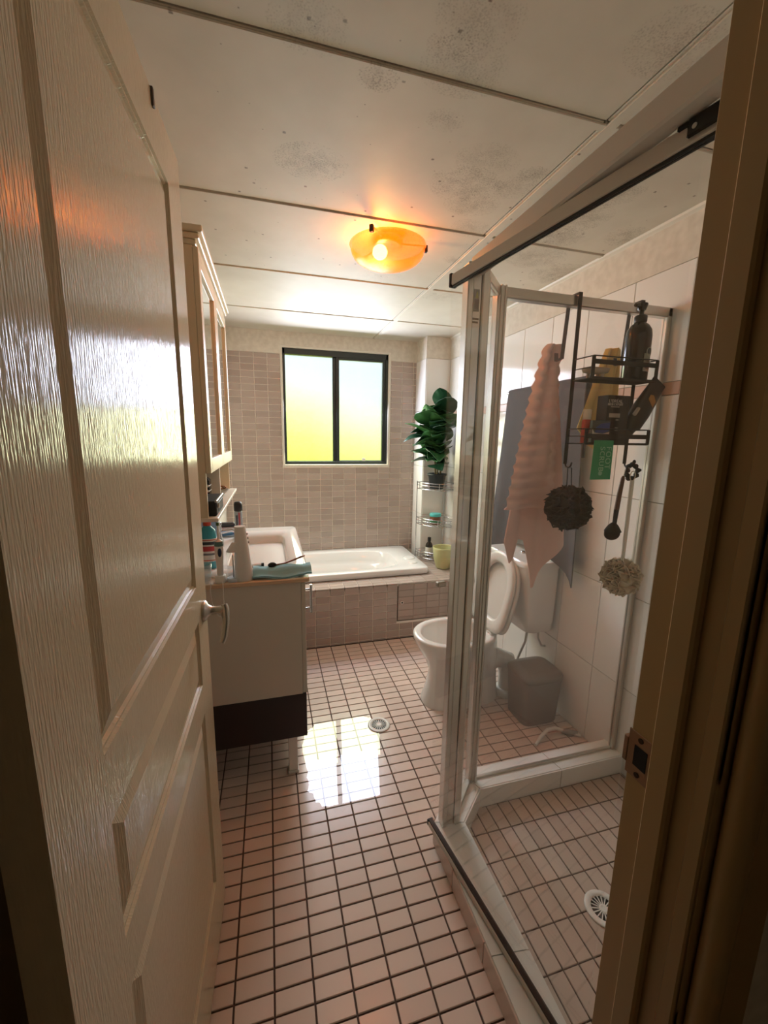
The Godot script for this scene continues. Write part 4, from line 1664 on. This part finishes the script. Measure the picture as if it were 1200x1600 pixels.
func build_caddy() -> void:
	var x0 := 1.058
	var x1 := 1.322
	var zb := -0.136
	var c := thing("shower_caddy", "black metal two-shelf caddy hooked over the shower screen", "shower caddy", Vector3(0, 0, 0))
	for x in [x0, x1]:
		var b := B.new()
		frame_bar(Vector3(x, 1.345, zb), Vector3(x, 1.919, zb), 0.015, 0.003, b)
		frame_bar(Vector3(x, 1.9175, zb + 0.0015), Vector3(x, 1.9175, -0.19), 0.015, 0.003, b)
		frame_bar(Vector3(x, 1.919, -0.19), Vector3(x - 0.006, 1.715, -0.196), 0.015, 0.003, b)
		frame_bar(Vector3(x - 0.006, 1.717, -0.195), Vector3(x - 0.006, 1.712, -0.226), 0.015, 0.003, b)
		frame_bar(Vector3(x - 0.006, 1.711, -0.225), Vector3(x - 0.006, 1.74, -0.229), 0.015, 0.003, b)
		b.tube([Vector3(x, 1.348, zb), Vector3(x, 1.336, zb + 0.006), Vector3(x, 1.333, zb + 0.018), Vector3(x, 1.34, zb + 0.03), Vector3(x, 1.352, zb + 0.034)], 0.003, 7)
		part("strap", b, M.black_wire, c)
	for y in [1.632, 1.418]:
		var b := B.new()
		var zf := -0.048
		var h := 0.07 if y > 1.5 else 0.05
		for yy in [y, y + h]:
			b.tube([Vector3(x0, yy, zb), Vector3(x0 + 0.003, yy, zf), Vector3(x1, yy, zf), Vector3(x1 + 0.003, yy, zb)], 0.0022, 6)
		b.tube([Vector3(x0, y, zb), Vector3(x1, y, zb)], 0.0026, 6)
		for k in 11:
			var z := lerpf(zb, zf, (k + 0.5) / 11.0)
			b.tube([Vector3(x0, y, z), Vector3(x1, y, z)], 0.0013, 5)
		var yb2: float = y + (0.052 if y > 1.5 else 0.026)
		frame_bar(Vector3(x0 + 0.002, yb2, zf), Vector3(x1, yb2, zf), 0.003, 0.015, b)
		frame_bar(Vector3(x0, y + 0.001, zf), Vector3(x1, y + 0.001, zf), 0.004, 0.008, b)
		for x in [x0 + 0.002, x1]:
			frame_bar(Vector3(x, y, zf), Vector3(x, y + h, zf), 0.014, 0.003, b)
		b.tube([Vector3(x0, y + h * 0.5, zb), Vector3(x0, y + h * 0.5, zf)], 0.0018, 5)
		part("shelf_basket", b, M.black_wire, c)
	# upper shelf: pump bottle and a razor-like holder
	var y1 := 1.6345
	var o := thing("pump_bottle", "large black pump bottle on the caddy's upper shelf", "bottle", Vector3(1.275, y1, -0.093))
	var b := B.new()
	b.lathe([[0.038, 0.0], [0.041, 0.004], [0.041, 0.15], [0.038, 0.17], [0.028, 0.186], [0.017, 0.194], [0.016, 0.198]], Vector3.ZERO, 30)
	part("body", b, M.black_gloss, o)
	b = B.new()
	b.lathe([[0.019, 0.196], [0.02, 0.198], [0.02, 0.215], [0.014, 0.219], [0.006, 0.221], [0.006, 0.236]], Vector3.ZERO, 20)
	part("collar", b, M.black, o)
	b = B.new()
	b.lathe([[0.012, 0.234], [0.013, 0.237], [0.018, 0.252], [0.017, 0.256]], Vector3.ZERO, 18)
	b.tube([Vector3(0, 0.247, 0), Vector3(-0.02, 0.25, 0.004), Vector3(-0.036, 0.246, 0.008)], [0.009, 0.008, 0.006], 10)
	part("pump_head", b, M.black_gloss, o)
	# label wraps the side turned to the door
	b = B.new()
	for k in 8:
		var a0 := 0.9 + 0.11 * k
		var a1 := a0 + 0.11
		var p := func(a: float, y: float) -> Vector3: return Vector3(cos(a) * 0.0414, y, sin(a) * 0.0414)
		b.q(p.call(a1, 0.03), p.call(a0, 0.03), p.call(a0, 0.088), p.call(a1, 0.088), 0)
	part("label_band", b, mat(rgb(150, 152, 140), 0.5), o)
	b = B.new()
	var pts := []
	for k in 20:
		var a := 1.25 + 0.34 * cos(TAU * k / 20)
		pts.append(Vector3(cos(a) * 0.042, 0.094 + 0.014 * sin(TAU * k / 20), sin(a) * 0.042))
	b.tube(pts, 0.0012, 5, true)
	part("emblem_ring", b, mat(rgb(186, 184, 170), 0.5), o)
	for k in 3:
		b = B.new()
		var row := []
		for j in 5:
			var a := 1.0 + 0.13 * j
			row.append(Vector3(cos(a) * 0.0416, 0.04 + 0.011 * k, sin(a) * 0.0416))
		b.tube(row, 0.0013, 5)
		part("label_line", b, mat(rgb(86, 104, 92), 0.6), o)
	o = thing("soap_holder", "pale plastic soap holder at the left of the upper caddy shelf", "soap holder", Vector3(1.11, y1, -0.092))
	b = B.new()
	var rings := []
	for s in [[0.018, 0.024, 0.016], [0.022, 0.044, 0.024], [0.034, 0.05, 0.028], [0.036, 0.048, 0.027], [0.026, 0.04, 0.02]]:
		rings.append(b.ring(0.0, s[0], 0, s[1], s[2], 2.6, 28))
	b.loft(rings, 0, true, true)
	part("dish", b, mat(rgb(196, 182, 162), 0.4), o)
	for x in [-0.02, 0.02]:
		for z in [-0.01, 0.01]:
			b = B.new()
			b.tube([Vector3(x, 0.0, z), Vector3(x, 0.022, z)], 0.0055, 8)
			part("foot", b, mat(rgb(196, 182, 162), 0.4), o)
	# lower shelf
	var y2 := 1.4205
	o = thing("hair_colour_box", "black printed carton standing on the caddy's lower shelf", "carton", Vector3(1.195, y2, -0.088))
	b = B.new()
	b.span(Vector3(-0.046, 0, -0.024), Vector3(0.046, 0.162, 0.024), 0.001)
	part("carton", b, mat(rgb(26, 24, 24), 0.3), o)
	var ink := mat(rgb(206, 200, 192), 0.6)
	lettering("L'ORÉAL", 0.011, ink, o, Transform3D(Basis.IDENTITY, Vector3(-0.014, 0.143, 0.0244)))
	lettering("MEN EXPERT", 0.008, ink, o, Transform3D(Basis.IDENTITY, Vector3(-0.014, 0.132, 0.0244)))
	for k in [[-0.032, 0.122, 0.036, 0.003], [-0.036, 0.088, 0.046, 0.014], [-0.006, 0.078, 0.012, 0.004], [-0.006, 0.052, 0.012, 0.003], [-0.006, 0.044, 0.012, 0.003]]:
		b = B.new()
		b.span(Vector3(k[0], k[1], 0.0238), Vector3(k[0] + k[2], k[1] + k[3], 0.0247))
		part("print", b, mat(rgb(176, 166, 152), 0.6), o)
	o = thing("small_box", "small carton with a blue sole print in front of the black carton", "carton", Vector3(1.122, y2, -0.06))
	b = B.new()
	b.span(Vector3(-0.036, 0, -0.007), Vector3(0.036, 0.076, 0.007), 0.001)
	part("carton", b, mat(rgb(46, 66, 70), 0.4), o)
	b = B.new()
	b.xf = Transform3D(Basis(Vector3.RIGHT, PI / 2), Vector3(0, 0.024, 0.0069))
	b.prism(PackedVector2Array([Vector2(-0.024, -0.012), Vector2(-0.02, -0.03), Vector2(0.0, -0.042), Vector2(0.035, -0.046), Vector2(0.035, -0.018), Vector2(0.01, -0.01)]), 0.0, 0.0008)
	part("print", b, mat(rgb(28, 66, 138), 0.4), o)
	b = B.new()
	b.xf = Transform3D(Basis(Vector3.RIGHT, PI / 2), Vector3(0, 0.024, 0.0069))
	b.prism(PackedVector2Array([Vector2(-0.035, -0.002), Vector2(0.035, -0.006), Vector2(0.035, -0.014), Vector2(0.008, -0.008), Vector2(-0.026, -0.011), Vector2(-0.035, -0.024)]), 0.0, 0.0006)
	part("print", b, mat(rgb(214, 208, 200), 0.5), o)
	o = thing("small_tube", "short white tube with a red band behind the blue printed carton", "tube", Vector3(1.1, y2, -0.098))
	b = B.new()
	b.lathe([[0.014, 0.0], [0.015, 0.002], [0.015, 0.075], [0.012, 0.08]], Vector3.ZERO, 18)
	part("body", b, mat(rgb(190, 70, 52), 0.4), o)
	b = B.new()
	b.lathe([[0.013, 0.08], [0.0135, 0.082], [0.0135, 0.112], [0.011, 0.115]], Vector3.ZERO, 18)
	part("cap", b, mat(rgb(224, 214, 196), 0.4), o)
	# squeeze bottle leaning to the right
	o = thing("squeeze_tube", "black squeeze tube with a gold patch leaning right on the lower shelf", "tube", Vector3(1.266, y2 + 0.04, -0.085))
	o.rotation = Vector3(0, 0, -0.58)
	b = B.new()
	rings = []
	for s in [[0.0, 0.02, 0.018, 2.0], [0.02, 0.024, 0.02, 2.0], [0.03, 0.034, 0.023, 2.4], [0.09, 0.038, 0.022, 2.4], [0.15, 0.036, 0.014, 2.6], [0.2, 0.034, 0.0025, 3.0], [0.215, 0.034, 0.002, 3.0]]:
		rings.append(b.ring(0, s[0], 0, s[1], s[2], s[3], 28))
	b.loft(rings, 0, true, true)
	part("body", b, mat(rgb(38, 32, 28), 0.3), o)
	b = B.new()
	b.xf = Transform3D(Basis(Vector3.RIGHT, PI / 2 - 0.14), Vector3(0, 0.0, 0.0345))
	b.prism(PackedVector2Array([Vector2(-0.014, -0.13), Vector2(0.018, -0.118), Vector2(0.02, -0.142), Vector2(0.0, -0.156), Vector2(-0.014, -0.148)]), 0.0, 0.0012)
	part("gold_patch", b, mat(rgb(176, 128, 62), 0.4), o)
	b = B.new()
	b.span(Vector3(-0.033, 0.05, 0.004), Vector3(-0.02, 0.085, 0.021), 0.004)
	part("price_label", b, mat(rgb(186, 172, 152), 0.6), o)
	# green sachet hanging down through the front of the lower shelf
	o = thing("scrub_sachet", "bright green printed sachet hanging below the lower shelf", "sachet", Vector3(1.127, 1.43, -0.04))
	b = B.new()
	var rows := []
	for i in 9:
		var s := i / 8.0
		var row := PackedVector3Array()
		for j in 7:
			var u := j / 6.0
			row.append(Vector3(lerpf(-0.038, 0.04, u) * (1.0 + 0.05 * s) - 0.004 * s, -0.132 * s, 0.005 * sin(u * PI) * sin(s * PI) + 0.004 * s))
		rows.append(row)
	rows.reverse()
	b.sheet(rows, 0.003)
	part("pouch", b, mat(rgb(40, 156, 104), 0.35), o)
	var gi := mat(rgb(150, 206, 172), 0.5)
	lettering("FOOT", 0.022, gi, o, Transform3D(Basis(Vector3(0, 0, 1), -PI / 2), Vector3(0.018, -0.058, 0.0092)))
	lettering("SCRUB", 0.02, gi, o, Transform3D(Basis(Vector3(0, 0, 1), -PI / 2), Vector3(-0.008, -0.062, 0.0092)))
	b = B.new()
	b.xf = Transform3D(Basis(Vector3.RIGHT, PI / 2), Vector3(-0.008, -0.11, 0.0066))
	b.lathe([[0.008, 0.0], [0.008, 0.001]], Vector3.ZERO, 16)
	part("printed_dot", b, gi, o)
	# black mesh puff on the left hook
	puff("shower_puff", "black mesh shower puff hanging from the caddy's left strap", Vector3(1.03, 1.197, -0.067), 0.074, M.loofah_black, 5, 1.333)
	# long-handled white sponge with its rope loop
	o = puff("back_sponge", "cream mesh sponge on a long clear handle hanging on the right", Vector3(1.292, 0.928, -0.062), 0.066, M.loofah_white, 9, 0.0)
	b = B.new()
	b.tube([Vector3(0.0, 0.055, 0.0), Vector3(0.008, 0.18, -0.008), Vector3(0.02, 0.36, -0.02)], [0.0062, 0.007, 0.0075], 10)
	part("handle", b, pane(0.7, 0.1, Color(0.9, 0.87, 0.8)), o)
	b = B.new()
	pts = []
	for k in 14:
		var a := TAU * k / 14
		pts.append(Vector3(0.02 + 0.012 * cos(a), 0.376 + 0.018 * sin(a), -0.02))
	b.tube(pts, 0.0016, 6, true)
	part("cord_loop", b, mat(rgb(220, 206, 180), 0.6), o)
	# scrunchie
	o = thing("scrunchie", "black fabric scrunchie hooked on the caddy's right strap", "scrunchie", Vector3(1.322, 1.322, -0.098))
	b = B.new()
	pts = []
	var rr := []
	for k in 40:
		var a := TAU * k / 40
		pts.append(Vector3(0.024 * cos(a), -0.004 + 0.026 * sin(a), 0.004 * sin(a * 7)))
		rr.append(0.0075 + 0.0025 * sin(a * 9.0))
	rr.append(rr[0])
	b.tube(pts, rr, 8, true)
	b.ball(Vector3(0.006, 0.032, 0), Vector3(0.006, 0.008, 0.006), 8, 6)
	b.ball(Vector3(0.034, 0.002, 0), Vector3(0.009, 0.006, 0.006), 8, 6)
	part("fabric_ring", b, M.loofah_black, o)
	# little brush with a wooden handle
	o = thing("bath_brush", "small dark brush with a brown wooden handle hanging beside the cream sponge", "brush", Vector3(1.262, 1.088, -0.095))
	b = B.new()
	b.tube([Vector3(0.006, 0.035, 0), Vector3(0.008, 0.09, 0)], [0.0075, 0.009], 10)
	part("ferrule", b, mat(rgb(34, 32, 42), 0.25), o)
	b = B.new()
	b.tube([Vector3(0.008, 0.09, 0), Vector3(0.013, 0.15, 0), Vector3(0.02, 0.205, 0), Vector3(0.021, 0.215, 0)], [0.009, 0.0085, 0.007, 0.004], 10)
	part("handle", b, mat(rgb(92, 54, 32), 0.5), o)
	b = B.new()
	b.ball(Vector3(0, 0.0, 0), Vector3(0.033, 0.026, 0.02), 18, 12)
	b.lathe([[0.03, 0.008], [0.018, 0.03], [0.008, 0.04]], Vector3(0.002, 0, 0), 14)
	part("bristles", b, mat(rgb(38, 32, 32), 0.9), o)
	b = B.new()
	b.tube([Vector3(0.021, 0.212, 0), Vector3(0.026, 0.235, 0), Vector3(0.046, 0.25, 0.004)], 0.0012, 5)
	part("cord", b, mat(rgb(200, 190, 170), 0.7), o)


# a ball of ruffled mesh: many wavy bands round a middle
func puff(called: String, label: String, at: Vector3, r: float, m: Material, sd: int, loop_top: float) -> Node3D:
	var o := thing(called, label, "sponge", at)
	var g := RandomNumberGenerator.new()
	g.seed = sd
	var b := B.new()
	b.ball(Vector3.ZERO, Vector3(r, r, r) * 0.72, 16, 10)
	for k in 34:
		var ax := Vector3(g.randf_range(-1, 1), g.randf_range(-1, 1), g.randf_range(-1, 1)).normalized()
		var u := ax.cross(Vector3(0.3, 0.9, 0.2)).normalized()
		var w := ax.cross(u)
		var off := g.randf_range(-0.55, 0.55)
		var rad := sqrt(1.0 - off * off)
		var rows := [PackedVector3Array(), PackedVector3Array(), PackedVector3Array()]
		var ph := g.randf() * TAU
		var a0 := g.randf() * TAU
		var span := g.randf_range(2.2, 4.2)
		for j in 26:
			var a := a0 + span * j / 25.0
			var d := (u * cos(a) + w * sin(a)) * rad + ax * off
			var side := ax * 0.16 * sin(j * 1.25 + ph)
			rows[0].append(d * r * 0.6)
			rows[1].append((d + side * 0.7) * r * 0.86)
			rows[2].append((d + side * 1.5) * r * g.randf_range(0.97, 1.07))
		b.sheet(rows, 0.0016)
	part("ruffles", b, m, o)
	if loop_top > 0.0:
		b = B.new()
		var h := loop_top - at.y
		b.tube([Vector3(-0.012, r * 0.8, 0), Vector3(0.018, h, -0.04), Vector3(0.034, h, -0.04), Vector3(0.008, r * 0.8, 0)], 0.0018, 6)
		part("cord_loop", b, m, o)
	return o


func build_counter_things() -> void:
	var y := 0.8852
	# cordless water flosser: white tapering body with a clear tank at its side
	var o := thing("water_flosser", "tall white tapering water flosser with a clear tank on the counter", "water flosser", Vector3(-0.086, y, -0.468))
	var b := B.new()
	var rings := []
	for s in [[0.0, 0.0, 0.033], [0.004, 0.0, 0.035], [0.06, -0.001, 0.031], [0.13, -0.003, 0.0255], [0.2, -0.006, 0.0205], [0.208, -0.006, 0.019]]:
		rings.append(b.ring(0.01 + s[1], s[0], 0, s[2], s[2] * 0.95, 2.4, 30))
	b.loft(rings, 0, true, true)
	part("body", b, M.white_plastic, o)
	b = B.new()
	b.lathe([[0.02, 0.012], [0.022, 0.014], [0.022, 0.11], [0.018, 0.116]], Vector3(-0.026, 0, 0.008), 22)
	part("tank", b, pane(0.12, 0.05, Color(0.85, 0.9, 0.95)), o)
	b = B.new()
	b.lathe([[0.024, 0.0], [0.025, 0.002], [0.025, 0.012], [0.022, 0.014]], Vector3(-0.026, 0, 0.008), 22)
	part("tank_base", b, mat(rgb(206, 214, 226), 0.2), o)
	b = B.new()
	b.tube([Vector3(-0.026, 0.012, 0.008), Vector3(-0.026, 0.1, 0.008)], 0.002, 6)
	part("suction_tube", b, mat(rgb(120, 120, 122), 0.4), o)
	b = B.new()
	rings = []
	for s in [[0.114, -0.024, 0.0245], [0.12, -0.022, 0.0245], [0.15, -0.008, 0.018]]:
		rings.append(b.ring(s[1], s[0], 0.004, s[2], s[2] * 0.9, 2.2, 22))
	b.loft(rings, 0, true, true)
	part("tank_shoulder", b, M.white_plastic, o)
	for k in 3:
		b = B.new()
		b.tube([Vector3(0.027 - 0.002 * k, 0.178 - 0.016 * k + 0.0, 0.0), Vector3(0.031 - 0.002 * k + 0.004 * k, 0.178 - 0.016 * k, 0.0)], 0.004, 10)
		part("button", b, mat(rgb(180, 176, 172), 0.4), o)
	# electric toothbrush on its charger
	o = thing("electric_toothbrush", "white electric toothbrush with a navy oval grip on its charger", "toothbrush", Vector3(-0.158, y, -0.458))
	b = B.new()
	rings = []
	for s in [[0.0, 0.019, 0.021], [0.002, 0.02, 0.022], [0.024, 0.019, 0.021], [0.027, 0.016, 0.018]]:
		rings.append(b.ring(0, s[0], 0, s[1], s[2], 3.0, 26))
	b.loft(rings, 0, true, true)
	var ch := part("charger", b, M.white_plastic, o)
	b = B.new()
	b.tube([Vector3(0.008, 0.006, 0.018), Vector3(0.010, 0.006, 0.032), Vector3(0.011, -0.03, 0.038), Vector3(0.01, -0.11, 0.034), Vector3(0.004, -0.13, 0.034), Vector3(-0.012, -0.12, 0.034), Vector3(-0.03, -0.07, 0.034), Vector3(-0.034, -0.02, 0.034), Vector3(-0.03, 0.004, 0.034), Vector3(-0.036, 0.006, 0.02)], 0.0016, 6)
	part("cable", b, M.white_plastic, ch)
	b = B.new()
	b.lathe([[0.011, 0.027], [0.0115, 0.03], [0.013, 0.07], [0.0155, 0.11], [0.016, 0.14], [0.0135, 0.158], [0.006, 0.163], [0.0045, 0.166]], Vector3.ZERO, 24)
	part("handle", b, M.white_plastic, o)
	b = B.new()
	b.ball(Vector3(0.002, 0.118, 0.0095), Vector3(0.0085, 0.024, 0.008), 18, 12)
	part("grip", b, mat(rgb(38, 52, 82), 0.4), o)
	b = B.new()
	b.lathe([[0.0162, 0.14], [0.0163, 0.142], [0.0142, 0.156], [0.0138, 0.157]], Vector3.ZERO, 24, 0, false, false)
	part("collar_ring", b, mat(rgb(90, 122, 118), 0.4), o)
	b = B.new()
	b.lathe([[0.004, 0.164], [0.0042, 0.168], [0.0034, 0.218], [0.0036, 0.222]], Vector3.ZERO, 12)
	b.span(Vector3(-0.006, 0.216, -0.004), Vector3(0.006, 0.228, 0.003), 0.002)
	part("brush_head", b, M.white_plastic, o)
	b = B.new()
	b.span(Vector3(-0.005, 0.217, 0.002), Vector3(0.005, 0.229, 0.01), 0.001)
	part("bristles", b, mat(rgb(92, 116, 66), 0.7), o)
	# mouthwash bottle, half behind the door
	o = thing("mouthwash_bottle", "clear bottle of teal mouthwash with an orange-red cap near the door", "bottle", Vector3(-0.212, 0.9055, -0.585))
	b = B.new()
	rings = []
	for s in [[0.0, 0.03, 0.022], [0.004, 0.033, 0.025], [0.13, 0.033, 0.025], [0.155, 0.028, 0.022], [0.168, 0.014, 0.013], [0.174, 0.013, 0.012]]:
		rings.append(b.ring(0, s[0], 0, s[1], s[2], 2.6, 28))
	b.loft(rings, 0, true, true)
	part("body", b, mat(rgb(66, 158, 170), 0.12), o)
	b = B.new()
	rings = []
	for s in [[0.03, 0.0334, 0.0254], [0.031, 0.0336, 0.0256], [0.121, 0.0336, 0.0256], [0.122, 0.0334, 0.0254]]:
		rings.append(b.ring(0, s[0], 0, s[1], s[2], 2.6, 28))
	b.loft(rings, 0, false, false)
	part("label_band", b, mat(rgb(226, 220, 210), 0.5), o)
	for k in [[0.033, 0.004, rgb(206, 112, 84)], [0.115, 0.004, rgb(206, 112, 84)], [0.098, 0.012, rgb(58, 62, 66)], [0.072, 0.02, rgb(196, 66, 66)], [0.056, 0.008, rgb(120, 116, 116)]]:
		b = B.new()
		rings = []
		for q in [[0.0, 0.0338], [k[1], 0.0338]]:
			rings.append(b.ring(0, k[0] + q[0], 0, q[1], 0.0259, 2.6, 28))
		b.loft(rings, 0, false, false)
		part("label_print", b, mat(k[2], 0.5), o)
	b = B.new()
	b.lathe([[0.015, 0.172], [0.0155, 0.174], [0.0145, 0.2], [0.012, 0.203]], Vector3.ZERO, 20)
	part("cap", b, mat(rgb(206, 74, 50), 0.35), o)
	# pale blue carton behind it, a glass beside it
	o = thing("blue_carton", "pale blue upright carton behind the mouthwash bottle", "carton", Vector3(-0.222, 0.9055, -0.7))
	b = B.new()
	b.span(Vector3(-0.03, 0, -0.022), Vector3(0.034, 0.195, 0.022), 0.0015)
	part("carton", b, mat(rgb(166, 186, 214), 0.4), o)
	b = B.new()
	b.span(Vector3(0.0, 0.06, 0.0215), Vector3(0.012, 0.18, 0.0224))
	part("print", b, mat(rgb(120, 122, 126), 0.5), o)
	o = thing("tooth_mug", "clear glass tumbler between the mouthwash and the toothbrush", "tumbler", Vector3(-0.218, y, -0.466))
	b = B.new()
	b.lathe([[0.026, 0.0], [0.028, 0.003], [0.031, 0.07], [0.0296, 0.07], [0.0266, 0.008]], Vector3.ZERO, 26)
	part("glass", b, pane(0.14, 0.05, Color(0.8, 0.88, 0.9)), o)
	# things at the far left of the basin deck
	o = thing("spray_can", "slim can with a black cap and red stripe behind the flosser", "spray can", Vector3(-0.13, 0.9055, -1.08))
	b = B.new()
	b.lathe([[0.019, 0.0], [0.02, 0.003], [0.02, 0.135], [0.017, 0.14]], Vector3.ZERO, 24)
	part("body", b, mat(rgb(176, 182, 190), 0.25, 0.5), o)
	b = B.new()
	b.lathe([[0.0195, 0.14], [0.021, 0.142], [0.021, 0.172], [0.017, 0.185], [0.01, 0.188]], Vector3.ZERO, 24)
	part("cap", b, M.black, o)
	b = B.new()
	b.span(Vector3(0.001, 0.01, 0.0185), Vector3(0.009, 0.134, 0.0208), 0.0006)
	part("stripe", b, mat(rgb(176, 70, 78), 0.4), o)
	b = B.new()
	b.span(Vector3(-0.012, 0.02, 0.0155), Vector3(-0.003, 0.12, 0.0206), 0.0006)
	part("print", b, mat(rgb(74, 80, 88), 0.4), o)
	o = thing("toothpaste_tube", "blue and white toothpaste tube lying behind the basin", "tube", Vector3(-0.2, 0.9055, -1.12))
	o.rotation.y = 0.25
	b = B.new()
	var rr := []
	for s in [[0.0, 0.011, 0.011], [0.02, 0.012, 0.012], [0.022, 0.018, 0.014], [0.09, 0.022, 0.01], [0.13, 0.023, 0.002]]:
		rr.append([s[0], s[1], s[2]])
	b.xf = Transform3D(Basis(Vector3(0, 0, -1), Vector3(1, 0, 0), Vector3(0, -1, 0)), Vector3(-0.06, 0.0145, 0))
	rings = []
	for s in rr:
		rings.append(b.ring(0, s[0], 0, s[1], s[2], 2.2, 22))
	b.loft(rings, 0, true, true)
	part("tube", b, mat(rgb(84, 140, 184), 0.35), o)
	o = thing("toothpaste_box", "flat white and pink carton lying beside the blue tube", "carton", Vector3(-0.21, 0.9055, -1.215))
	b = B.new()
	b.span(Vector3(-0.07, 0, -0.022), Vector3(0.07, 0.03, 0.022), 0.001)
	part("carton", b, mat(rgb(214, 200, 206), 0.4), o)
	o = thing("hair_clipper", "dark grey clipper lying on top of the flat carton", "clipper", Vector3(-0.205, 0.936, -1.215))
	b = B.new()
	b.span(Vector3(-0.065, 0, -0.016), Vector3(0.045, 0.024, 0.016), 0.007)
	part("case", b, mat(rgb(74, 74, 76), 0.4), o)
	b = B.new()
	b.span(Vector3(0.044, 0.004, -0.015), Vector3(0.064, 0.02, 0.015), 0.003)
	part("blade", b, M.satin, o)
	# folded cloth with a brush on it, at the near edge of the basin
	o = thing("face_cloth", "folded teal face cloth lying at the near edge of the counter", "cloth", Vector3(0.062, y, -0.478))
	b = B.new()
	var rows := []
	for i in 8:
		var row := PackedVector3Array()
		for j in 16:
			var u := j / 15.0
			var s := i / 7.0
			row.append(Vector3(lerpf(-0.105, 0.118, u), 0.0085 + 0.004 * sin(u * 9.0 + s * 3.0) + 0.021 * smoothstep(0.15, 0.6, s) + (0.003 if u > 0.9 else 0.0), lerpf(0.03, -0.05, s) + 0.012 * sin(u * 3.0)))
		rows.append(row)
	b.sheet(rows, 0.007)
	part("cloth", b, mat(rgb(134, 178, 186), 0.9), o)
	o = thing("nail_brush", "small dark brush with a reddish wooden handle lying on the teal cloth", "brush", Vector3(0.06, y + 0.027, -0.512))
	b = B.new()
	b.tube([Vector3(-0.018, 0.008, 0), Vector3(0.02, 0.011, -0.006), Vector3(0.055, 0.02, -0.014), Vector3(0.085, 0.03, -0.018), Vector3(0.1, 0.034, -0.018)], [0.0045, 0.004, 0.005, 0.006, 0.003], 9, false, 0.7)
	part("handle", b, mat(rgb(124, 66, 46), 0.45), o)
	b = B.new()
	b.ball(Vector3(-0.03, 0.009, 0.002), Vector3(0.017, 0.011, 0.011), 14, 9)
	part("bristles", b, mat(rgb(36, 32, 32), 0.9), o)
	o = thing("ointment_tube", "small white tube with a black cap lying on the basin rim", "tube", Vector3(-0.03, 0.9055, -0.538))
	b = B.new()
	b.tube([Vector3(-0.035, 0.009, 0), Vector3(0.018, 0.009, 0)], 0.0085, 14)
	part("barrel", b, M.white_plastic, o)
	b = B.new()
	b.tube([Vector3(0.018, 0.0095, 0), Vector3(0.028, 0.0095, 0)], 0.0092, 14)
	part("cap", b, M.black, o)


func build_floor_things() -> void:
	# bin between the toilet and the shower
	var o := thing("waste_bin", "grey plastic lidded bin on the floor beside the toilet", "bin", Vector3(1.325, 0, -0.545))
	var b := B.new()
	var rings := []
	for s in [[0.0, 0.098, 0.085], [0.006, 0.102, 0.088], [0.23, 0.114, 0.1], [0.236, 0.112, 0.098]]:
		rings.append(b.ring(0, s[0], 0, s[1], s[2], 5.0, 48))
	b.loft(rings, 0, true, true)
	part("body", b, M.bin, o)
	b = B.new()
	rings = []
	for s in [[0.236, 0.116, 0.102], [0.24, 0.119, 0.105], [0.258, 0.119, 0.105], [0.272, 0.105, 0.092], [0.278, 0.07, 0.06]]:
		rings.append(b.ring(0, s[0], 0, s[1], s[2], 4.5, 48))
	b.loft(rings, 0, true, true)
	part("lid", b, M.bin, o)
	# brush lying on the floor against the screen
	o = thing("cleaning_brush", "curved white-handled cleaning brush lying on the floor by the screen", "brush", Vector3(1.33, 0.0, -0.36))
	b = B.new()
	b.tube([Vector3(-0.13, 0.012, 0.03), Vector3(-0.08, 0.022, 0.0), Vector3(-0.03, 0.034, -0.02), Vector3(0.02, 0.03, -0.025), Vector3(0.06, 0.02, -0.01)], [0.006, 0.0085, 0.009, 0.009, 0.008], 10)
	part("handle", b, M.white_plastic, o)
	b = B.new()
	b.tube([Vector3(0.05, 0.018, -0.014), Vector3(0.085, 0.016, 0.002), Vector3(0.115, 0.015, 0.018)], [0.011, 0.0135, 0.011], 10)
	part("head", b, mat(rgb(150, 146, 140), 0.5), o)
	b = B.new()
	b.tube([Vector3(0.1, 0.014, 0.01), Vector3(0.125, 0.012, 0.03)], [0.012, 0.008], 10)
	part("bristles", b, mat(rgb(222, 214, 204), 0.9), o)
	# film of water on the floor tiles round the drain
	var g := FastNoiseLite.new()
	g.seed = 2
	g.frequency = 2.2
	var poly := PackedVector2Array()
	for k in 90:
		var a := TAU * k / 90.0
		var r := 1.0 + 0.10 * g.get_noise_2d(cos(a), sin(a)) + 0.07 * g.get_noise_2d(cos(a) * 4.0, sin(a) * 4.0)
		poly.append(Vector2(0.33 + 0.19 * r * signf(cos(a)) * pow(absf(cos(a)), 0.6), -0.5 + 0.27 * r * signf(sin(a)) * pow(absf(sin(a)), 0.6)))
	b = B.new()
	b.prism(poly, 0.0008, 0.0014)
	o = part("puddle", b, M.water, self)
	tag(o, "thin film of water on the tiles left of the floor drain", "puddle")
	o.set_meta("kind", "stuff")
